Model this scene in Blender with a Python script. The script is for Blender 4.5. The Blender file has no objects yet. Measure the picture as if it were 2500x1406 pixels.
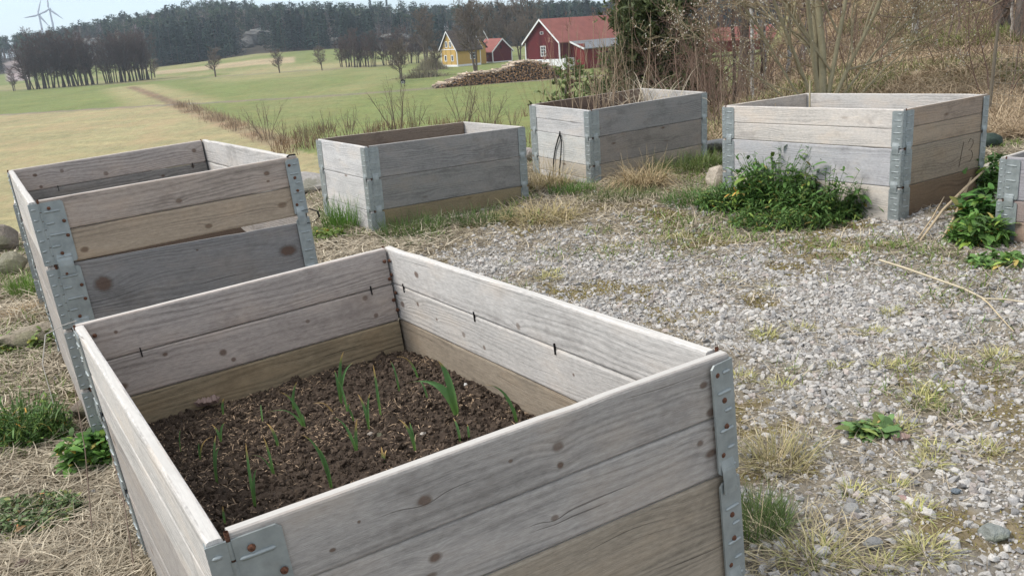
import bpy, bmesh, math, random
import numpy as np
from mathutils import Matrix, Vector

SC = bpy.context.scene
COL = SC.collection
# ------------------------------------------------------------------ camera
F_PX = 2062.5                      # focal length in pixels of the 2500 px wide photograph
CAMZ = 1.16
PITCH, ROLL = 0.29907, -0.09553
def _rx(a): c, s = math.cos(a), math.sin(a); return np.array([[1, 0, 0], [0, c, -s], [0, s, c]])
def _ry(a): c, s = math.cos(a), math.sin(a); return np.array([[c, 0, s], [0, 1, 0], [-s, 0, c]])
def _rz(a): c, s = math.cos(a), math.sin(a); return np.array([[c, -s, 0], [s, c, 0], [0, 0, 1]])
Q = _ry(-0.0296)
def _cam():
    f = np.array([0, math.cos(PITCH), -math.sin(PITCH)]); u = np.array([0, math.sin(PITCH), math.cos(PITCH)]); r = np.array([1., 0, 0])
    c, s = math.cos(ROLL), math.sin(ROLL)
    return np.array([c*r+s*u, s*r-c*u, f]) @ Q.T
RN = _cam()                        # rows: right, down, forward
cam_d = bpy.data.cameras.new("camera"); cam = bpy.data.objects.new("camera", cam_d); COL.objects.link(cam)
cam_d.sensor_width = 36; cam_d.lens = F_PX/2500*36; cam_d.clip_start = .05; cam_d.clip_end = 9000
M = Matrix.Identity(4)
for i in range(3):
    M[i][0], M[i][1], M[i][2] = RN[0][i], -RN[1][i], -RN[2][i]
M[2][3] = CAMZ
cam.matrix_world = M
SC.camera = cam
# ------------------------------------------------------------------ light
SUN_EL, SUN_AZ = math.radians(48), math.atan2(-1.0, -0.12)   # direction towards the sun: x=-1, y=-.12
world = bpy.data.worlds.new("World"); SC.world = world; world.use_nodes = True
wn = world.node_tree; wn.nodes.clear()
sky = wn.nodes.new("ShaderNodeTexSky"); sky.sky_type = 'NISHITA'; sky.sun_disc = False
sky.sun_elevation = SUN_EL; sky.sun_rotation = SUN_AZ
sky.air_density = 1.0; sky.dust_density = .5; sky.ozone_density = 1.6
bg = wn.nodes.new("ShaderNodeBackground"); bg.inputs[1].default_value = .15
wo = wn.nodes.new("ShaderNodeOutputWorld")
# a thin even veil of high cloud: pale blue low down, whiter overhead
tc = wn.nodes.new("ShaderNodeTexCoord"); sx = wn.nodes.new("ShaderNodeSeparateXYZ"); wn.links.new(tc.outputs['Generated'], sx.inputs[0])
rp = wn.nodes.new("ShaderNodeValToRGB"); wn.links.new(sx.outputs[2], rp.inputs[0])
for e_, (p_, c_) in zip(rp.color_ramp.elements, ((.0, (.62, .80, .97)), (.45, (1.0, .985, .96)))): e_.position = p_; e_.color = (*c_, 1)
nz = wn.nodes.new("ShaderNodeTexNoise"); nz.inputs['Scale'].default_value = 3; nz.inputs['Detail'].default_value = 5; mp = wn.nodes.new("ShaderNodeMapping"); mp.inputs['Scale'].default_value = (1, 1, 5); wn.links.new(tc.outputs['Generated'], mp.inputs[0]); wn.links.new(mp.outputs[0], nz.inputs['Vector'])
sc_ = wn.nodes.new("ShaderNodeMath"); sc_.operation = 'MULTIPLY_ADD'; wn.links.new(nz.outputs[0], sc_.inputs[0]); sc_.inputs[1].default_value = .7; sc_.inputs[2].default_value = 1.95
tn = wn.nodes.new("ShaderNodeVectorMath"); tn.operation = 'SCALE'; wn.links.new(rp.outputs[0], tn.inputs[0]); wn.links.new(sc_.outputs[0], tn.inputs['Scale'])
mxw = wn.nodes.new("ShaderNodeMix"); mxw.data_type = 'RGBA'; mxw.inputs[0].default_value = .86
wn.links.new(sky.outputs[0], mxw.inputs[6]); wn.links.new(tn.outputs[0], mxw.inputs[7])
wn.links.new(mxw.outputs[2], bg.inputs[0]); wn.links.new(bg.outputs[0], wo.inputs[0])
sd = bpy.data.lights.new("sun", 'SUN'); sd.energy = 1.15; sd.angle = math.radians(24); sd.color = (1, .94, .86)
sun = bpy.data.objects.new("sun", sd); COL.objects.link(sun)
sv = Vector((-math.cos(SUN_EL)*1.0/math.hypot(1, .12), -math.cos(SUN_EL)*.12/math.hypot(1, .12), math.sin(SUN_EL)))
sun.rotation_euler = sv.to_track_quat('Z', 'Y').to_euler()
sun.location = (-30, -4, 40)
SC.view_settings.view_transform = 'Standard'; SC.view_settings.look = 'None'
SC.view_settings.exposure = 1.64; SC.view_settings.gamma = 1
SC.cycles.max_bounces = 6; SC.cycles.volume_bounces = 0
SC.cycles.use_denoising = True; SC.cycles.denoiser = 'OPENIMAGEDENOISE'; SC.cycles.denoising_input_passes = 'RGB_ALBEDO_NORMAL'; SC.cycles.denoising_prefilter = 'NONE'

# ------------------------------------------------------------------ helpers
O3 = np.array([0, 0, CAMZ])
def ray(px, py):
    d = np.array([(px-1250)/F_PX, (py-703)/F_PX, 1.]); d = RN.T @ d; return d/d[1]
def at(px, py, Y): return O3+ray(px, py)*Y
PT = .0296
def pad(px, py, dz=0.):
    d = ray(px, py); t = (dz-CAMZ)/(d[2]-PT*d[0]); return O3+d*t
def onz(px, py, z0):
    d = ray(px, py); return O3+d*((z0-CAMZ)/d[2])
def project(P):
    q = (np.atleast_2d(P)-O3) @ RN.T
    return 1250+F_PX*q[:, 0]/q[:, 2], 703+F_PX*q[:, 1]/q[:, 2], q[:, 2]
FZ = -7.2
def sm(x, a, b):
    t = np.clip((x-a)/(b-a), 0, 1); return t*t*(3-2*t)
_tab = np.random.RandomState(7).rand(256, 256)
def vnoise(x, y):
    x = np.asarray(x, float); y = np.asarray(y, float)
    xi = np.floor(x).astype(int); yi = np.floor(y).astype(int); fx = x-xi; fy = y-yi
    fx = fx*fx*(3-2*fx); fy = fy*fy*(3-2*fy)
    g = lambda a, b: _tab[a & 255, b & 255]
    return (g(xi, yi)*(1-fx)+g(xi+1, yi)*fx)*(1-fy)+(g(xi, yi+1)*(1-fx)+g(xi+1, yi+1)*fx)*fy
def fbm(x, y, o=4):
    s = 0; a = .5; n = 0
    for i in range(o):
        s = s+a*vnoise(x*2**i+17.3*i, y*2**i+5.1*i); n += a; a *= .5
    return s/n

def tag(o, label=None, cat=None, group=None, kind=None):
    if label: o['label'] = label
    if cat: o['category'] = cat
    if group: o['group'] = group
    if kind: o['kind'] = kind
    return o
def empty(name, label, cat, group=None, mat=None, loc=None):
    o = bpy.data.objects.new(name, None); o.empty_display_size = .1; COL.objects.link(o)
    if mat is not None: o.matrix_world = mat
    if loc is not None: o.location = loc
    return tag(o, label, cat, group)
def link(name, me, parent=None):
    o = bpy.data.objects.new(name, me); COL.objects.link(o)
    if parent is not None: o.parent = parent
    return o
def dup(o, parent=None):
    c = o.copy(); COL.objects.link(c)
    if parent is not None: c.parent = parent
    for ch in list(o.children): dup(ch, c)
    return c

class Acc:
    """collects polygons of any size into one mesh"""
    def __init__(s): s.V = []; s.n = 0; s.F = []; s.uv = []; s.col = []; s.mi = []; s.sm = []; s.hasuv = False
    def add(s, V, F, uv=None, col=(1, 1, 1, 1), mi=0, smooth=False):
        V = np.asarray(V, float).reshape(-1, 3); F = np.asarray(F, int)
        if not len(F): return
        s.V.append(V); s.F.append(F+s.n); s.n += len(V)
        if uv is None: s.uv.append(np.zeros((F.shape[0]*F.shape[1], 2)))
        else: s.uv.append(np.asarray(uv, float).reshape(-1, 2)); s.hasuv = True
        c = np.asarray(col, float)
        if c.ndim == 1:
            if len(c) == 3: c = np.append(c, 1)
            c = np.tile(c, (len(V), 1))
        elif c.shape[1] == 3: c = np.hstack([c, np.ones((len(c), 1))])
        s.col.append(c); s.mi.append(np.full(len(F), mi) if np.isscalar(mi) else np.asarray(mi)); s.sm.append(np.full(len(F), smooth))
    def mesh(s, name, mats):
        me = bpy.data.meshes.new(name)
        V = np.vstack(s.V); me.vertices.add(len(V)); me.vertices.foreach_set('co', V.ravel())
        L = np.concatenate([f.ravel() for f in s.F]); me.loops.add(len(L)); me.loops.foreach_set('vertex_index', L.astype(np.int32))
        tot = np.concatenate([np.full(len(f), f.shape[1]) for f in s.F])
        me.polygons.add(len(tot)); st = np.concatenate([[0], np.cumsum(tot)[:-1]])
        me.polygons.foreach_set('loop_start', st.astype(np.int32))
        me.polygons.foreach_set('material_index', np.concatenate(s.mi).astype(np.int32))
        me.polygons.foreach_set('use_smooth', np.concatenate(s.sm).astype(bool))
        me.update(calc_edges=True)
        ca = me.color_attributes.new('Col', 'FLOAT_COLOR', 'POINT'); ca.data.foreach_set('color', np.vstack(s.col).astype(np.float32).ravel())
        if s.hasuv:
            u = me.uv_layers.new(name='UVMap'); u.data.foreach_set('uv', np.vstack(s.uv).astype(np.float32).ravel())
        for m in (mats if isinstance(mats, (list, tuple)) else [mats]): me.materials.append(m)
        return me
    def obj(s, name, mats, parent=None): return link(name, s.mesh(name, mats), parent)

def tubes(P, R, sides=5, cap=False):
    """P (N,k,3) paths, R (N,k) radii -> V, F"""
    P = np.asarray(P, float); R = np.asarray(R, float); N, k, _ = P.shape
    d = P[:, -1]-P[:, 0]; d /= np.linalg.norm(d, axis=1, keepdims=True)+1e-9
    ref = np.where(np.abs(d[:, 2:3]) > .8, [[1., 0, 0]], [[0, 0, 1.]])
    a = np.cross(d, ref); a /= np.linalg.norm(a, axis=1, keepdims=True)+1e-9; b = np.cross(d, a)
    th = np.arange(sides)*2*math.pi/sides
    off = a[:, None, None, :]*np.cos(th)[None, None, :, None]+b[:, None, None, :]*np.sin(th)[None, None, :, None]
    V = P[:, :, None, :]+off*R[:, :, None, None]
    idx = np.arange(N*k*sides).reshape(N, k, sides); nx = np.roll(idx, -1, axis=2)
    F = np.stack([idx[:, :-1], nx[:, :-1], nx[:, 1:], idx[:, 1:]], -1).reshape(-1, 4)
    return V.reshape(-1, 3), F
def ribbons(P, W, S):
    """flat blades: P (N,k,3), W (N,k) half widths, S (N,3) side vectors"""
    P = np.asarray(P, float); N, k, _ = P.shape
    V = np.stack([P-S[:, None, :]*W[:, :, None], P+S[:, None, :]*W[:, :, None]], 2)
    idx = np.arange(N*k*2).reshape(N, k, 2)
    F = np.stack([idx[:, :-1, 0], idx[:, :-1, 1], idx[:, 1:, 1], idx[:, 1:, 0]], -1).reshape(-1, 4)
    return V.reshape(-1, 3), F
def unit(v): return v/(np.linalg.norm(v, axis=-1, keepdims=True)+1e-9)
def boxV(x0, x1, y0, y1, z0, z1):
    V = np.array([[x, y, z] for z in (z0, z1) for y in (y0, y1) for x in (x0, x1)], float)
    F = np.array([[0, 2, 3, 1], [4, 5, 7, 6], [0, 1, 5, 4], [2, 6, 7, 3], [0, 4, 6, 2], [1, 3, 7, 5]])
    return V, F
def hull_rocks(n, pts, seed, flat=(1, .8, .6)):
    out = []; rr = np.random.RandomState(seed)
    for i in range(n):
        bm = bmesh.new(); p = unit(rr.randn(pts, 3))*rr.uniform(.75, 1, (pts, 1))*np.array(flat)*rr.uniform(.8, 1.2, 3)
        for q in p: bm.verts.new(q)
        bmesh.ops.convex_hull(bm, input=bm.verts[:]); bmesh.ops.triangulate(bm, faces=bm.faces[:])
        lo = [v for v in bm.verts if not v.link_faces]
        for v in lo: bm.verts.remove(v)
        bm.verts.index_update()
        V = np.array([v.co[:] for v in bm.verts]); F = np.array([[v.index for v in f.verts] for f in bm.faces]); bm.free()
        out.append((V, F))
    return out
def scatter_mesh(acc, temps, pos, scale, rng, col, mi=0, tilt=.4, smooth=False, zrot=None):
    """copy template meshes to positions, vectorised per template"""
    n = len(pos); which = rng.randint(0, len(temps), n)
    scale = np.asarray(scale, float)
    if scale.ndim == 1: scale = np.repeat(scale[:, None], 3, 1)
    for ti, T in enumerate(temps):
        sel = np.where(which == ti)[0]
        if not len(sel): continue
        V, Fc = T[0], T[1]; m = len(sel)
        a = rng.uniform(0, 2*math.pi, m) if zrot is None else zrot[sel]
        tx = rng.uniform(-tilt, tilt, m); ty = rng.uniform(-tilt, tilt, m)
        X = V[None]*scale[sel][:, None, :]
        c, s = np.cos(a)[:, None], np.sin(a)[:, None]
        x, y, z = X[..., 0]*c-X[..., 1]*s, X[..., 0]*s+X[..., 1]*c, X[..., 2]
        z2 = z+x*np.sin(tx)[:, None]+y*np.sin(ty)[:, None]; x = x-z*np.sin(tx)[:, None]; y = y-z*np.sin(ty)[:, None]
        W = np.stack([x, y, z2], -1)+pos[sel][:, None, :]
        FF = (Fc[None]+(np.arange(m)*len(V))[:, None, None]).reshape(-1, Fc.shape[1])
        cc = np.repeat(col[sel], len(V), 0)
        if len(T) > 2: cc = cc*np.tile(T[2], (m, 1))
        mm = mi if len(T) < 4 else np.tile(T[3], m)
        acc.add(W.reshape(-1, 3), FF, col=cc, mi=mm, smooth=smooth)

# ------------------------------------------------------------------ node helper
class X:
    def __init__(s, t, o): s.t, s.o = t, o
    def __add__(s, b): return s.t.m('ADD', s, b)
    def __radd__(s, b): return s.t.m('ADD', b, s)
    def __sub__(s, b): return s.t.m('SUBTRACT', s, b)
    def __rsub__(s, b): return s.t.m('SUBTRACT', b, s)
    def __mul__(s, b): return s.t.m('MULTIPLY', s, b)
    __rmul__ = __mul__
    def __truediv__(s, b): return s.t.m('DIVIDE', s, b)
    def __pow__(s, b): return s.t.m('POWER', s, b)
class T:
    def __init__(s, name):
        s.mat = bpy.data.materials.new(name); s.mat.use_nodes = True; s.tr = s.mat.node_tree; s.tr.nodes.clear()
    def put(s, sock, v):
        if isinstance(v, X): s.tr.links.new(v.o, sock)
        else:
            if isinstance(v, (tuple, list)) and len(v) == 3 and len(sock.default_value) == 4: v = (*v, 1)
            sock.default_value = v
    def node(s, kind, ins=None, **props):
        n = s.tr.nodes.new(kind)
        for k, v in props.items(): setattr(n, k, v)
        for k, v in (ins or {}).items(): s.put(n.inputs[k], v)
        return n
    def m(s, op, a, b=None, c=None, clamp=False):
        n = s.tr.nodes.new('ShaderNodeMath'); n.operation = op; n.use_clamp = clamp
        for i, v in enumerate((a, b, c)):
            if v is not None: s.put(n.inputs[i], v)
        return X(s, n.outputs[0])
    def noise(s, vec=None, scale=5, detail=3, rough=.5, dist=0):
        ins = {'Scale': scale, 'Detail': detail, 'Roughness': rough, 'Distortion': dist}
        if vec is not None: ins['Vector'] = vec
        return X(s, s.node('ShaderNodeTexNoise', ins).outputs[0])
    def voro(s, vec, scale=5, feature='F1', out='Distance', rnd=1):
        n = s.node('ShaderNodeTexVoronoi', {'Vector': vec, 'Scale': scale, 'Randomness': rnd}, feature=feature); return X(s, n.outputs[out])
    def ramp(s, fac, stops):
        n = s.node('ShaderNodeValToRGB', {'Fac': fac}); e = n.color_ramp.elements
        while len(e) < len(stops): e.new(.5)
        for i, (p, c) in enumerate(stops):
            e[i].position = p; e[i].color = (c, c, c, 1) if not isinstance(c, (tuple, list)) else (*c, 1)
        return X(s, n.outputs[0])
    def mix(s, fac, a, b, blend='MIX'):
        n = s.tr.nodes.new('ShaderNodeMix'); n.data_type = 'RGBA'; n.blend_type = blend
        s.put(n.inputs[0], fac); s.put(n.inputs[6], a); s.put(n.inputs[7], b); return X(s, n.outputs[2])
    def comb(s, x, y, z): return X(s, s.node('ShaderNodeCombineXYZ', {0: x, 1: y, 2: z}).outputs[0])
    def sep(s, v):
        n = s.node('ShaderNodeSeparateXYZ', {0: v}); return [X(s, n.outputs[i]) for i in range(3)]
    def attr(s, name='Col'):
        n = s.node('ShaderNodeAttribute', attribute_name=name); return X(s, n.outputs['Color']), X(s, n.outputs['Alpha'])
    def objc(s): return X(s, s.node('ShaderNodeTexCoord').outputs['Object'])
    def sms(s, x, a, b): return X(s, s.node('ShaderNodeMapRange', {0: x, 1: a, 2: b, 3: 0., 4: 1.}, interpolation_type='SMOOTHSTEP').outputs[0])
    def hue(s, col, v): return s.mix(1., col, s.comb(v, v, v), 'MULTIPLY')
    def bump(s, h, strength=.3, dist=.01, nrm=None):
        ins = {'Height': h, 'Strength': strength, 'Distance': dist}
        if nrm is not None: ins['Normal'] = nrm
        return X(s, s.node('ShaderNodeBump', ins).outputs[0])
    def out(s, col, rough=.8, metal=0., nrm=None, spec=.3, trans=None):
        b = s.node('ShaderNodeBsdfPrincipled', {'Base Color': col, 'Roughness': rough, 'Metallic': metal, 'Specular IOR Level': spec})
        if nrm is not None: s.put(b.inputs['Normal'], nrm)
        o = s.node('ShaderNodeOutputMaterial'); sh = b.outputs[0]
        if trans:
            tr = s.node('ShaderNodeBsdfTranslucent', {'Color': col}); mx = s.node('ShaderNodeMixShader', {0: trans})
            s.tr.links.new(sh, mx.inputs[1]); s.tr.links.new(tr.outputs[0], mx.inputs[2]); sh = mx.outputs[0]
        s.tr.links.new(sh, o.inputs[0]); return s.mat

def m_attr(name, rough=.85, var=.25, scale=30, bump=.0, trans=None, spec=.2, metal=0.):
    t = T(name); c, a = t.attr(); n = t.noise(t.objc(), scale, 4, .6)
    col = t.hue(c, n*(2*var)+(1-var))
    return t.out(col, rough, metal, t.bump(n, bump, .01) if bump else None, spec, trans)
def m_wood(name, knots=(), rnd=True, contrast=1.):
    """weathered softwood; UV is (length, height) in metres, +1 in v for the inner face, +2 for edges"""
    t = T(name); c, seed = t.attr()
    uv = X(t, t.node('ShaderNodeUVMap', uv_map='UVMap').outputs[0]); u, v, _ = t.sep(uv)
    sd = seed*37.
    low = t.noise(t.comb(u*2.2, v*9., sd), 1., 2, .5)
    g = v+(low-.5)*.045
    kn = None; ring = None
    rk = random.Random(len(knots)*7+3)
    for (ku, kv, r) in knots:
        r = r*.64; asp = rk.uniform(.35, 1.1); st = rk.uniform(.45, 1.)
        dx = (u-ku)*(1./r); dy = (v-kv)*(1./r); 
        d2 = dx*dx*asp+dy*dy+(t.noise(t.comb(u*90., v*90., sd+ku*9), 1., 2)-.5)*.9
        e = t.m('EXPONENT', (dx*dx*.07+dy*dy*.22)*-1.)
        g = g+e*(r*1.5)
        k = (1.-t.sms(d2, .45, 1.25))*st
        rg = (1.-t.sms(d2, 1.0, 2.1))
        kn = k if kn is None else t.m('MAXIMUM', kn, k); ring = rg if ring is None else t.m('MAXIMUM', ring, rg)
    if rnd:
        vv = t.comb(u*3.2, v*9., sd)
        vd = t.voro(vv, 1.)
        g = g+(1.-t.sms(vd, .0, .5))*.018
        k = 1.-t.sms(vd, .03, .06); rg = 1.-t.sms(vd, .05, .12)
        kn = k if kn is None else t.m('MAXIMUM', kn, k); ring = rg if ring is None else t.m('MAXIMUM', ring, rg)
    gm = t.noise(t.comb(u*1.1, v*7., sd+8.), 1., 3, .6)
    ringz = t.m('SINE', (g+(gm-.5)*.05)*520.+t.noise(t.comb(u*.7, g*14., sd), 1., 2)*30.)*.5+.5
    ringz = (ringz**1.6)*t.sms(t.noise(t.comb(u*1.5, v*16., sd+2.), 1., 2), .35, .62)
    streak = t.noise(t.comb(u*6., g*560., sd), 1., 3, .7)
    fine = t.noise(t.comb(u*60., v*900., sd), 1., 2, .6)
    blot = t.noise(t.comb(u*5., v*11., sd+3.), 1., 4, .6)
    speck = t.noise(t.comb(u*55., v*160., sd+9.), 1., 3, .7)
    val = (.35-ringz)*(.30*contrast)+(streak-.5)*(.62*contrast)+(fine-.5)*.5+(blot-.5)*.6+(speck-.5)*.75+1.0
    col = t.hue(c, val)
    col = t.mix(t.sms(blot, .45, .75)*.35, col, t.mix(1., c, (1.12, .95, .78), 'MULTIPLY'))
    crack = t.noise(t.comb(u*2.5, g*190., sd+5.), 1., 1, .3)
    crk = 1.-t.sms(crack, .20, .265)
    stn = t.noise(t.comb(u*3.3, v*4.5, sd+6.), 1., 5, .75); col = t.mix(t.sms(stn, .53, .68)*.42, col, t.mix(1., c, (.48, .46, .45), 'MULTIPLY'))
    col = t.mix(crk*.55, col, (.05, .045, .04))
    col = t.mix(ring*.5, col, t.mix(1., c, (.45, .38, .33), 'MULTIPLY'))
    kc = t.mix(t.noise(t.comb(u*300., v*300., sd), 1., 2), (.055, .035, .025), (.15, .075, .045))
    col = t.mix(kn*.7, col, kc)
    col = t.mix(t.m('MULTIPLY', t.sms(v, 1.9, 1.95), 1.-t.sms(v, 3.0, 3.01))*.75, col, (.52, .51, .485))
    h = streak*.9+fine*.3-crk*1.5-ringz*.3
    return t.out(col, .88, 0, t.bump(h, .55, .0016), .15)

# ------------------------------------------------------------------ materials
MW = m_wood('weathered_wood')
def m_galv():
    t = T('galvanised_steel'); o = t.objc(); n = t.noise(o, 26, 4, .65); n2 = t.voro(o, 90., out='Distance')
    col = t.ramp(n*.85+n2*.06, [(.2, (.22, .25, .255)), (.5, (.33, .365, .37)), (.85, (.46, .49, .49))])
    st = t.noise(o, 9, 3, .7); col = t.mix(t.sms(st, .56, .75)*.6, col, (.17, .15, .12))
    return t.out(col, t.m('ADD', n*.25, .38), .55, t.bump(n, .15, .002), .5)
MG = m_galv()
def m_rust():
    t = T('rusty_steel'); n = t.noise(t.objc(), 400, 3, .6)
    return t.out(t.ramp(n, [(.3, (.05, .025, .018)), (.7, (.19, .085, .05))]), .75, .3, t.bump(n, .4, .002))
MR = m_rust()
t = T('black_iron'); MBK = t.out((.012, .012, .013), .5, .2)
MPLANT = m_attr('plant_leaf', .55, .2, 40, trans=.25, spec=.35)
MDRY = m_attr('dry_straw', .8, .2, 60, trans=.1)
MTWIG = m_attr('twig_bark', .9, .25, 25)
MFOL = m_attr('conifer_foliage', .8, .35, 3)
def m_bark(name, a, b, sc=14):
    t = T(name); o = t.objc(); x, y, z = t.sep(o); n = t.noise(t.comb(x*sc, y*sc, z*sc*.25), 1., 5, .7)
    return t.out(t.ramp(n, [(.3, a), (.7, b)]), .9, 0, t.bump(n, .8, .03), .1)
MPINEB = m_bark('pine_bark', (.045, .04, .038), (.17, .15, .135))
def m_birch():
    t = T('birch_bark'); o = t.objc(); x, y, z = t.sep(o); n = t.noise(t.comb(x*5, y*5, z*16), 1., 4, .7)
    n2 = t.noise(t.comb(x*3, y*3, z*1.5+7.), 1., 3, .6)
    c = t.ramp(n, [(.40, (.03, .028, .026)), (.5, (.42, .41, .39)), (.8, (.55, .54, .51))])
    c = t.mix(t.sms(n2, .52, .62), c, (.05, .045, .04)); return t.out(c, .8, 0, t.bump(n, .3, .01))
MBIRCH = m_birch()
def m_gravel():
    t = T('granite_gravel'); c, a = t.attr(); o = t.objc()
    n = t.noise(o, 240, 4, .75); n2 = t.noise(o, 900, 2, .6); n3 = t.noise(o, 60, 2, .5)
    v = t.ramp(n, [(.32, .58), (.5, .97), (.72, 1.22)])
    col = t.mix(1., t.hue(c, n2*.7+.65), v, 'MULTIPLY')
    return t.out(col, .9, 0, t.bump(n+n3, .5, .003), .25)
MGRAV = m_gravel()
def m_rock():
    t = T('lichen_rock'); c, a = t.attr(); o = t.objc(); n = t.noise(o, 9, 6, .65); n2 = t.noise(o, 70, 4, .7); n3 = t.noise(o, 4, 3, .6)
    col = t.hue(c, n*.8+.3+n2*.5)
    col = t.mix(t.sms(n3, .52, .62)*.5, col, (.13, .14, .07))
    return t.out(col, .92, 0, t.bump(n+n2*.4, .7, .03), .2)
MROCK = m_rock()
def m_ground():
    t = T('ground_surface'); c, a = t.attr(); o = t.objc()
    n1 = t.noise(o, 60, 5, .7); n2 = t.noise(o, 9, 4, .6); x, y, z = t.sep(o)
    f1 = t.noise(t.comb(x*.11, y*.035, 0.), 1., 6, .72); f2 = t.noise(t.comb(x*.9, y*.45, 0.), 1., 5, .75)
    near = t.hue(c, n1*1.0+.5+(n2-.5)*.7)
    f3 = t.noise(t.comb(x*.3, y*.1, 3.), 1., 4, .6)
    f4 = t.noise(t.comb(x*2.6, y*1.3, 5.), 1., 4, .8); f5 = t.noise(t.comb(x*.012+y*.004, y*.22, 7.), 1., 4, .6)
    far = t.hue(c, (f1-.5)*.8+(f2-.5)*1.0+(f4-.5)*1.1+1.0)
    far = t.mix(t.sms(f5, .48, .66)*.5, far, t.mix(1., far, (1.35, 1.22, 1.2), 'MULTIPLY'))
    far = t.mix(t.sms(f3, .42, .66)*.45, far, t.mix(1., c, (1.35, 1.05, 1.15), 'MULTIPLY'))
    col = t.mix(a, near, far)
    b = t.bump(n1+n2, .6, .02); b2 = t.bump(f2, .4, .5, b)
    return t.out(col, .95, 0, b2, .1)
MGROUND = m_ground()
def m_soil():
    t = T('garden_soil'); c, a = t.attr(); o = t.objc(); n = t.noise(o, 110, 5, .75); n2 = t.noise(o, 8, 3, .6)
    return t.out(t.hue(c, n*1.3+.35+(n2-.5)*.6), .95, 0, t.bump(n, .9, .006), .15)
MSOIL = m_soil()
def m_flat(name, rgb, var=.15, sc=2., rough=.8, stripe=None, spec=.2):
    t = T(name); o = t.objc(); n = t.noise(o, sc, 4, .6)
    v = n*(2*var)+(1-var)
    if stripe:
        x, y, z = t.sep(o); w = t.m('SINE', (x+y)*stripe)*.5+.5; v = v*(1.-(w**6.)*.35)
    return t.out(t.hue((*rgb, 1) if False else X(t, t.node('ShaderNodeRGB').outputs[0]), v) if False else t.mix(1., rgb, t.comb(v, v, v), 'MULTIPLY'), rough, 0, None, spec)
MYEL = m_flat('yellow_boards', (.54, .36, .12), .1, 1.2, stripe=20)
MRED = m_flat('falu_red_boards', (.115, .020, .023), .2, .8, stripe=18)
MRED2 = m_flat('light_red_boards', (.19, .032, .03), .2, .8, stripe=18)
MWHT = m_flat('white_paint', (.75, .76, .78), .07, 1.5)
MROOFR = m_flat('red_roof_tiles', (.26, .10, .085), .35, .7, .85)
MROOFB = m_flat('brown_roof_tiles', (.075, .06, .052), .25, .8)
MROOFG = m_flat('grey_sheet_roof', (.17, .185, .20), .12, .8, .5)
MDARK = m_flat('dark_interior', (.012, .011, .012), .1)  # near-black paint, also painted shade under the lean-to
MGLASS = m_flat('window_glass', (.05, .06, .08), .1, 3, .1, spec=.6)
MTURB = m_flat('turbine_white', (.42, .44, .50), .03, .02)
# ------------------------------------------------------------------ terrain
def tpx(p): return np.array([ray(q, 100)[0] for q in p])
_te = tpx([-400, 250, 400, 500, 620, 820, 900, 1000, 1100, 2000]); _ze = [-7.2, -7.0, -5.7, -4.7, -3.1, -3.1, -5., -6.5, -7., -7.]
_tc = tpx([-600, 0, 100, 200, 300, 420, 500, 560, 650, 800, 1000, 1200, 1350, 1450, 1520, 1700, 2600])
_zc = np.array([50, 59, 62, 74, 83, 95, 100, 98, 85, 75, 63, 58, 56, 48, 45, 45, 45])/F_PX*560+CAMZ-16.2
def yedge(x): return np.interp(x, [-9, -3.7, -1.63, 0, 1.8, 3.2, 6], [4.5, 6.1, 7.35, 7.4, 7.5, 8.5, 9])
def height(x, y):
    x = np.asarray(x, float); y = np.asarray(y, float)
    base = PT*np.clip(x, -6, 40)
    s = np.maximum(0, y-yedge(x)); r = np.maximum(0, -4.6-x)
    s = np.maximum(s, r*.8)
    bank = base-(.42-.32*sm(x/np.maximum(y, 1.), .13, .26))*np.maximum(0, s-.15)+.5*(fbm(x*.4, y*.4)-.5)*sm(s, .5, 3)
    yy = np.maximum(y, 1.); t = x/yy
    far = sm(y, 240, 380)*(np.interp(t, _te, _ze)-FZ)
    crest = sm(y, 375, 560)*(np.interp(t, _tc, _zc)-np.interp(t, _te, _ze))
    field = FZ+far+crest+(fbm(x*.02, y*.02)-.5)*1.2*sm(y, 60, 120)*(1-sm(y, 200, 300))*.4+(fbm(x*.015+5, y*.015)-.5)*10*sm(y, 400, 560)
    low = np.maximum(bank, field)
    hill = base+.025*np.clip(y-7.6, 0, 90)+.13*np.clip(y-19, 0, 80)+.01*np.clip(x-4., 0, 40)+(fbm(x*.5+9, y*.5)-.5)*.5*sm(y, 8, 11)
    w = sm(t, np.where(y > 60, .34, .27), np.where(y > 60, .44, .42))*sm(y, 7., 9.)
    micro = (fbm(x*3, y*3)-.5)*.05*sm(14-y, 0, 4)+(fbm(x*18, y*18, 2)-.5)*.012*sm(9-y, 0, 3)
    return low*(1-w)+hill*w+micro
def hillw(x, y):
    t = x/np.maximum(y, 1); return sm(t, np.where(y > 60, .34, .27), np.where(y > 60, .44, .42))*sm(y, 7., 9.)
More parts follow.
